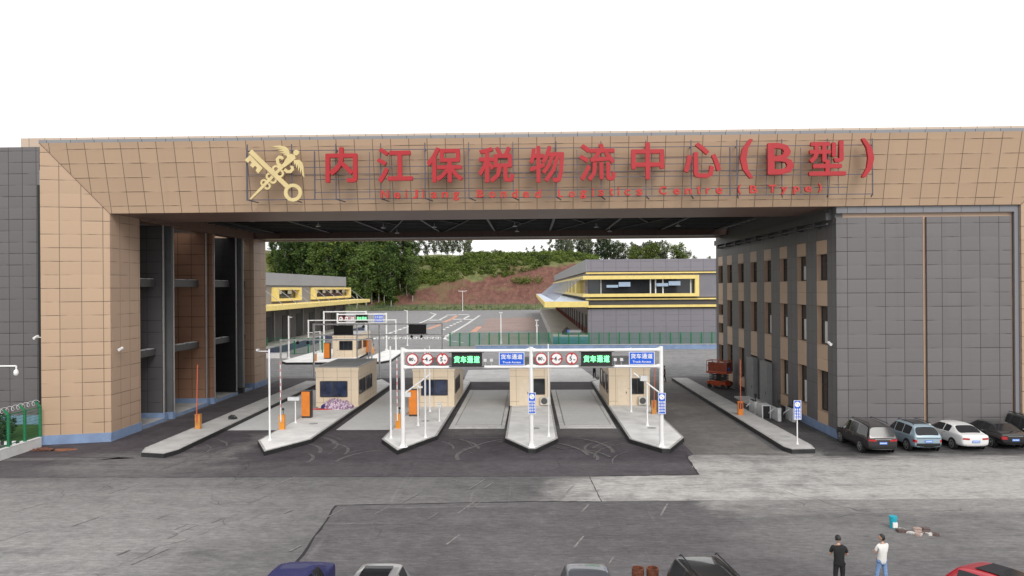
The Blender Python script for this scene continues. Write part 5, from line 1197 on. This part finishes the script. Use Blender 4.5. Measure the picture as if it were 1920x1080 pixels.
b = new(); box(b, -40.38, -40.3, ly0, ly1, 0, 1.1); obj('dock_face', b, mat('navy_dock_face', (.05,.06,.12), .6, 0, .3, .3), dk, True)
for i in range(9):
    y = 106+8.1*i; b = new(); box(b, lx+.035, lx+.1, y, y+2.4, 1.32, 5.6); obj('dock_door', b, M_steel, w1, True)
    b = new(); box(b, lx+.035, lx+.35, y+3.1, y+3.5, 1.32, 6.4); obj('pilaster', b, mat('grey_pilaster', (.2,.2,.2)), w1, True)
# ------------------------------------------------------------------ hill
def sm(a, b_, x): t = max(0, min(1, (x-a)/(b_-a))); return t*t*(3-2*t)
def hill(x, y):
    base = 343-40*sm(-70, -150, x)
    rid = 28.5+3.5*sm(-90, -160, x)-6.5*sm(10, 65, x)
    q = (y-base)/(62+10*noise.noise(Vector((x*.012, 3, 0))))
    h = rid*sm(0, 1, q) if q > 0 else 0
    if q > 0: h = rid*(.35*max(0, min(1, q))+.65*sm(0, 1, q))
    h += min(1, max(0, q*3))*(1.6*noise.noise(Vector((x*.04, y*.04, 0)))+.7*noise.noise(Vector((x*.13, y*.13, 2))))
    return max(-.3 if q <= 0 else 0, h) if q > 0 else -.3
bm = new(); NX, NY = 190, 60; gr_ = []
for j in range(NY+1):
    yy = 255+(j/NY)**1.3*520
    gr_.append([bm.verts.new((x_, yy, hill(x_, yy))) for x_ in [-330+i*4.0 for i in range(NX+1)]])
for j in range(NY):
    for i in range(NX): bm.faces.new((gr_[j][i], gr_[j][i+1], gr_[j+1][i+1], gr_[j+1][i]))
m, n, b_ = _m('hillside_earth_and_grass'); g = N(n, 'ShaderNodeNewGeometry'); P = g.outputs['Position']; sp = N(n, 'ShaderNodeSeparateXYZ'); n.links.new(P, sp.inputs[0])
n1 = noise_(n, P, .05, 6, .65); n2 = noise_(n, P, .35, 5, .7); n3 = noise_(n, scalev(n, P, (.5, .12, .12)), 1.0, 5, .7, 1.0)
red = mixc(n, ramp_(n, math_(n, 'ADD', math_(n, 'MULTIPLY', n2, .5), math_(n, 'MULTIPLY', n3, .5)), .35, .68), (.085,.033,.024), (.185,.085,.062))
red = mixc(n, math_(n, 'MULTIPLY', ramp_(n, n1, .5, .62), .45), red, (.13,.12,.05))
red = mixc(n, math_(n, 'MULTIPLY', ramp_(n, noise_(n, P, 1.1, 2, .8), .70, .74), .8), red, (.45,.42,.38))
grs = mixc(n, ramp_(n, n2, .35, .65), (.075,.09,.028), (.16,.165,.06))
bnd = math_(n, 'ADD', math_(n, 'MULTIPLY', math_(n, 'MINIMUM', sp.outputs[0], 12.0), .20), math_(n, 'ADD', 20.5, math_(n, 'MULTIPLY', math_(n, 'SUBTRACT', n1, .5), 16.0)))
k = ramp_(n, math_(n, 'SUBTRACT', bnd, sp.outputs[2]), -1.0, 1.0)
lowg = ramp_(n, math_(n, 'ADD', sp.outputs[2], math_(n, 'MULTIPLY', math_(n, 'SUBTRACT', n2, .5), 4.0)), 1.4, 3.4)
n.links.new(mixc(n, math_(n, 'MULTIPLY', k, lowg), grs, red), b_.inputs['Base Color']); b_.inputs['Roughness'].default_value = .95; bump(n, b_, n2, .5, .6)
obj_h = obj('hill', bm, m, smooth=True); tag(obj_h, kind='structure')
# ------------------------------------------------------------------ foliage
def leafmat(name, c1, c2, sc=.5):
    m, n, b = _m(name); g = N(n, 'ShaderNodeNewGeometry'); oi = N(n, 'ShaderNodeObjectInfo')
    f = math_(n, 'ADD', math_(n, 'MULTIPLY', noise_(n, g.outputs['Position'], sc, 4, .65), .75), math_(n, 'MULTIPLY', oi.outputs['Random'], .25))
    r_ = math_(n, 'MULTIPLY', g.outputs['Random Per Island'], .35)
    col = mixc(n, ramp_(n, math_(n, 'ADD', f, math_(n, 'SUBTRACT', r_, .17)), .34, .68), c1, c2)
    n.links.new(col, b.inputs['Base Color']); b.inputs['Roughness'].default_value = .65; b.inputs['Specular IOR Level'].default_value = .25
    tr_ = N(n, 'ShaderNodeBsdfTranslucent'); n.links.new(col, tr_.inputs[0]); ms = N(n, 'ShaderNodeMixShader'); ms.inputs[0].default_value = .3
    n.links.new(b.outputs[0], ms.inputs[1]); n.links.new(tr_.outputs[0], ms.inputs[2]); n.links.new(ms.outputs[0], n.nodes['Material Output'].inputs[0]); return m
L_euc = leafmat('eucalyptus_leaf', (.030,.062,.016), (.135,.20,.05), .16); L_pale = leafmat('pale_eucalyptus_leaf', (.075,.10,.055), (.17,.20,.11), .3)
L_scr = leafmat('scrub_leaf', (.010,.026,.007), (.17,.23,.045), .085); L_dark = leafmat('dark_leaf', (.018,.038,.014), (.05,.085,.03), .4)
M_trunk = mat('pale_bark', (.30,.28,.24), .8, 0, .2, 2); M_trunkd = mat('dark_bark', (.10,.085,.07), .85, 0, .2, 2)
def leaves(b, c, r, n_, s, rg, squash=1.0):
    for _ in range(n_):
        while True:
            p = Vector((rg.uniform(-1,1), rg.uniform(-1,1), rg.uniform(-1,1)))
            if p.length <= 1: break
        p = Vector((p.x*r, p.y*r, p.z*r*squash))+c
        a = Vector((rg.gauss(0,1), rg.gauss(0,1), rg.gauss(0,.6))).normalized(); d = a.cross(Vector((rg.gauss(0,1), rg.gauss(0,1), rg.gauss(0,1)))).normalized()
        q = s*rg.uniform(.55, 1.3); b.faces.new([b.verts.new(p+a*q*.5), b.verts.new(p+d*q*.28), b.verts.new(p-a*q*.5), b.verts.new(p-d*q*.28)])
def make_tree(seed, H, first, rad, ncl, nl, ls, lm, tm, tr_r, label, group, squash=.75):
    rg = random.Random(seed); t = thing('tree', label, 'tree', (0,0,0), 0, group)
    tb = new(); cb = new(); pts = [Vector((0,0,-1))]; 
    for i in range(1, 7): pts.append(Vector((rg.gauss(0,.012)*H, rg.gauss(0,.012)*H, H*i/6*.93)))
    for i in range(6): tube(tb, pts[i], pts[i+1], tr_r*(1-i*.14), tr_r*(1-(i+1)*.14), 6)
    for k in range(ncl):
        f = first+(1-first)*(k+rg.random()*.8)/ncl; z = H*f; env = rad*math.sin(math.pi*min(1, .18+.82*(1-(f-first)/(1-first))))**.7
        a = rg.random()*6.283; rr_ = env*math.sqrt(rg.random())*.85; c = Vector((rr_*math.cos(a), rr_*math.sin(a), z)); i = min(5, int(f*6)); base = pts[i].lerp(pts[i+1], .3)
        tube(tb, (base.x, base.y, max(2, z-rr_*1.1-.5)), c, tr_r*.3, tr_r*.08, 5, cap=False)
        leaves(cb, c, rad*rg.uniform(.28,.5), nl, ls, rg, squash)
    obj('trunk', tb, tm, t); obj('crown', cb, lm, t, fixn=False); return t
rg = random.Random(21)
GE = 'tall trees in the wood behind the left warehouse'
LE = 'tall slender eucalyptus in the dense wood on the slope behind the left warehouse'
protos = [make_tree(40+i, 29+i, .18 if i % 2 else .3, 6.0, 34, 80, 1.25, L_euc if i != 3 else L_scr, M_trunk, .34, LE, GE, 1.0) for i in range(4)]
spots = []
for row, (ya, n_) in enumerate(((349, 22), (359, 20), (370, 17), (381, 13))):
    for i in range(n_):
        u = 512+(790-512)*(i+rg.uniform(.2,.8))/n_-(row*6); x = (u-993)*ya/1380; 
        if u > 735 and row == 0: continue
        y = ya+rg.uniform(-5,5); spots.append((x, y, u))
for i, (x, y, u) in enumerate(spots):
    hz = max(0, hill(x, y)); edge = .55+.45*sm(505, 560, u); far = 1-.22*sm(720, 790, u); sc = edge*far*rg.uniform(.82, 1.04)*(1.02 if hz < 12 else .82)
    if i < 4: o = protos[i]; o.location = (x, y, hz); o.rotation_euler = (0,0,rg.random()*6); o.scale = (sc,)*3
    else: dup(protos[i % 4], (x, y, hz), rg.random()*6, scale=(sc*rg.uniform(.9,1.15), sc*rg.uniform(.9,1.15), sc))
GS = 'trees along the skyline of the hill'
LA = 'slender grey green eucalyptus with bare white trunk on the hill skyline above the right warehouse'
pa = [make_tree(60+i, 13, .2, 3.2, 24, 46, .8, L_pale, M_trunk, .16, LA, GS, .8) for i in range(3)]
sky_sp = [(770,1.2),(785,1.2),(800,1.15),(815,1.2),(828,1.1),(1053,.9),(1066,1.0),(1091,.95),(1103,1.0),(1140,1.05),(1163,1.0),(1192,1.05),(1213,1.0),(1225,1.05),(838,1.1),(849,1.2),(862,1.1),(872,1.15),(880,.9),(1048,.95),(1060,1.0),(1072,1.05),(1086,1.0),(1097,1.05),(1108,1.0),(1122,1.1),(1134,1.1),(1147,1.0),(1157,1.1),(1170,1.05),(1184,1.1),(1198,1.0),(1208,1.1),(1219,1.15),(1230,1.1),(1240,1.15),(1246,1.0)]
for i, (u, s_) in enumerate(sky_sp):
    y = 424+rg.uniform(-8,10); x = (u-993)*y/1380; z = hill(x, y)-.3; lb = LA if u > 1000 else 'pale grey green eucalyptus on the skyline just right of the dense wood'
    if i < 3: o = pa[i]; o.location = (x,y,z); o.scale = (s_,)*3; o['label'] = lb
    else: dup(pa[i % 3], (x, y, z), rg.random()*6, label=lb, scale=(s_,)*3)
LB = 'small lone round tree on the hill skyline left of the right warehouse roof'
pb = make_tree(75, 6.5, .3, 1.9, 10, 40, .6, L_pale, M_trunkd, .12, LB, GS)
for i, (u, s_) in enumerate(((928,.7),(990,.85),(1000,1.0),(1019,.95),(1031,1.5),(960,.5))):
    y = 418; x = (u-993)*y/1380; z = hill(x, y)-.2
    if i == 0: pb.location = (x,y,z); pb.scale = (s_,)*3
    else: dup(pb, (x,y,z), rg.random()*6, scale=(s_*.9,s_*.9,s_))
LC = 'bushy mid green tree on the skyline right of the slender eucalyptus row'
pc = make_tree(80, 11, .12, 4.2, 22, 60, .8, L_scr, M_trunkd, .25, LC, GS, .9)
for i, (u, s_) in enumerate(((1186,1.0),(1200,.85),(1213,1.1),(1226,1.15),(1262,1.05),(1275,1.1),(1288,.7),(1300,.45),(1328,.4))):
    y = 412; x = (u-993)*y/1380; z = hill(x, y)-.3
    if i == 0: pc.location = (x,y,z)
    else: dup(pc, (x,y,z), rg.random()*6, scale=(s_,)*3)
LD = 'dark dense tree mass between the slender eucalyptus trunks above the right warehouse'
pd = make_tree(85, 13, .15, 2.6, 20, 60, .7, L_dark, M_trunkd, .25, LD, GS, 1.0)
for i, (u, s_) in enumerate(((1128,1.0),(1136,1.05),(1118,.6),(1150,.85),(1268,.75),(1279,.6))):
    y = 416; x = (u-993)*y/1380; z = hill(x, y)-.3
    if i == 0: pd.location = (x,y,z)
    else: dup(pd, (x,y,z), rg.random()*6, scale=(s_,)*3)
# scrub over the upper hillside: one mass nobody could count
cb = new(); cnt = 0
while cnt < 1500:
    u = rg.uniform(500, 1120); y = rg.uniform(345, 425); x = (u-993)*y/1380; z = hill(x, y)
    lim = 19.6+.20*min(x, 12)+5*noise.noise(Vector((x*.05, y*.05, 0)))
    if z < lim or z > 27.0+2.0*noise.noise(Vector((x*.03,0,5)))+1.0*(x > -40): continue
    s_ = rg.uniform(1.0, 2.7); leaves(cb, Vector((x, y, z+s_*.35)), s_, int(46*s_), .85, rg, .75); cnt += 1
for u, v in ((985,520),(975,518),(990,526),(968,512),(980,512),(1010,506)):
    y = 372; x = (u-993)*y/1380; leaves(cb, Vector((x, y, hill(x, y)+1.0)), 3.0, 150, .85, rg, .8)
for i in range(120):
    u = rg.uniform(690, 1000); y = rg.uniform(343, 349); x = (u-993)*y/1380; leaves(cb, Vector((x, y, hill(x, y)+.2)), .7, 14, .6, rg, .6)
tag(obj('scrub', cb, L_scr, fixn=False), 'green scrub and bushes covering the upper hillside above the red earth', 'scrub', kind='stuff')
sh = thing('shrub', 'rounded dark green clipped shrub on the lawn behind the left green fence', 'shrub', tuple(gp(2, 800, .9)[:2])+(0,)); b = new(); leaves(b, Vector((0,0,.95)), .95, 900, .2, random.Random(4), 1.0); obj('crown', b, L_dark, sh, fixn=False); b = new(); tube(b, (0,0,0), (0,0,.7), .06); obj('stem', b, M_trunkd, sh)
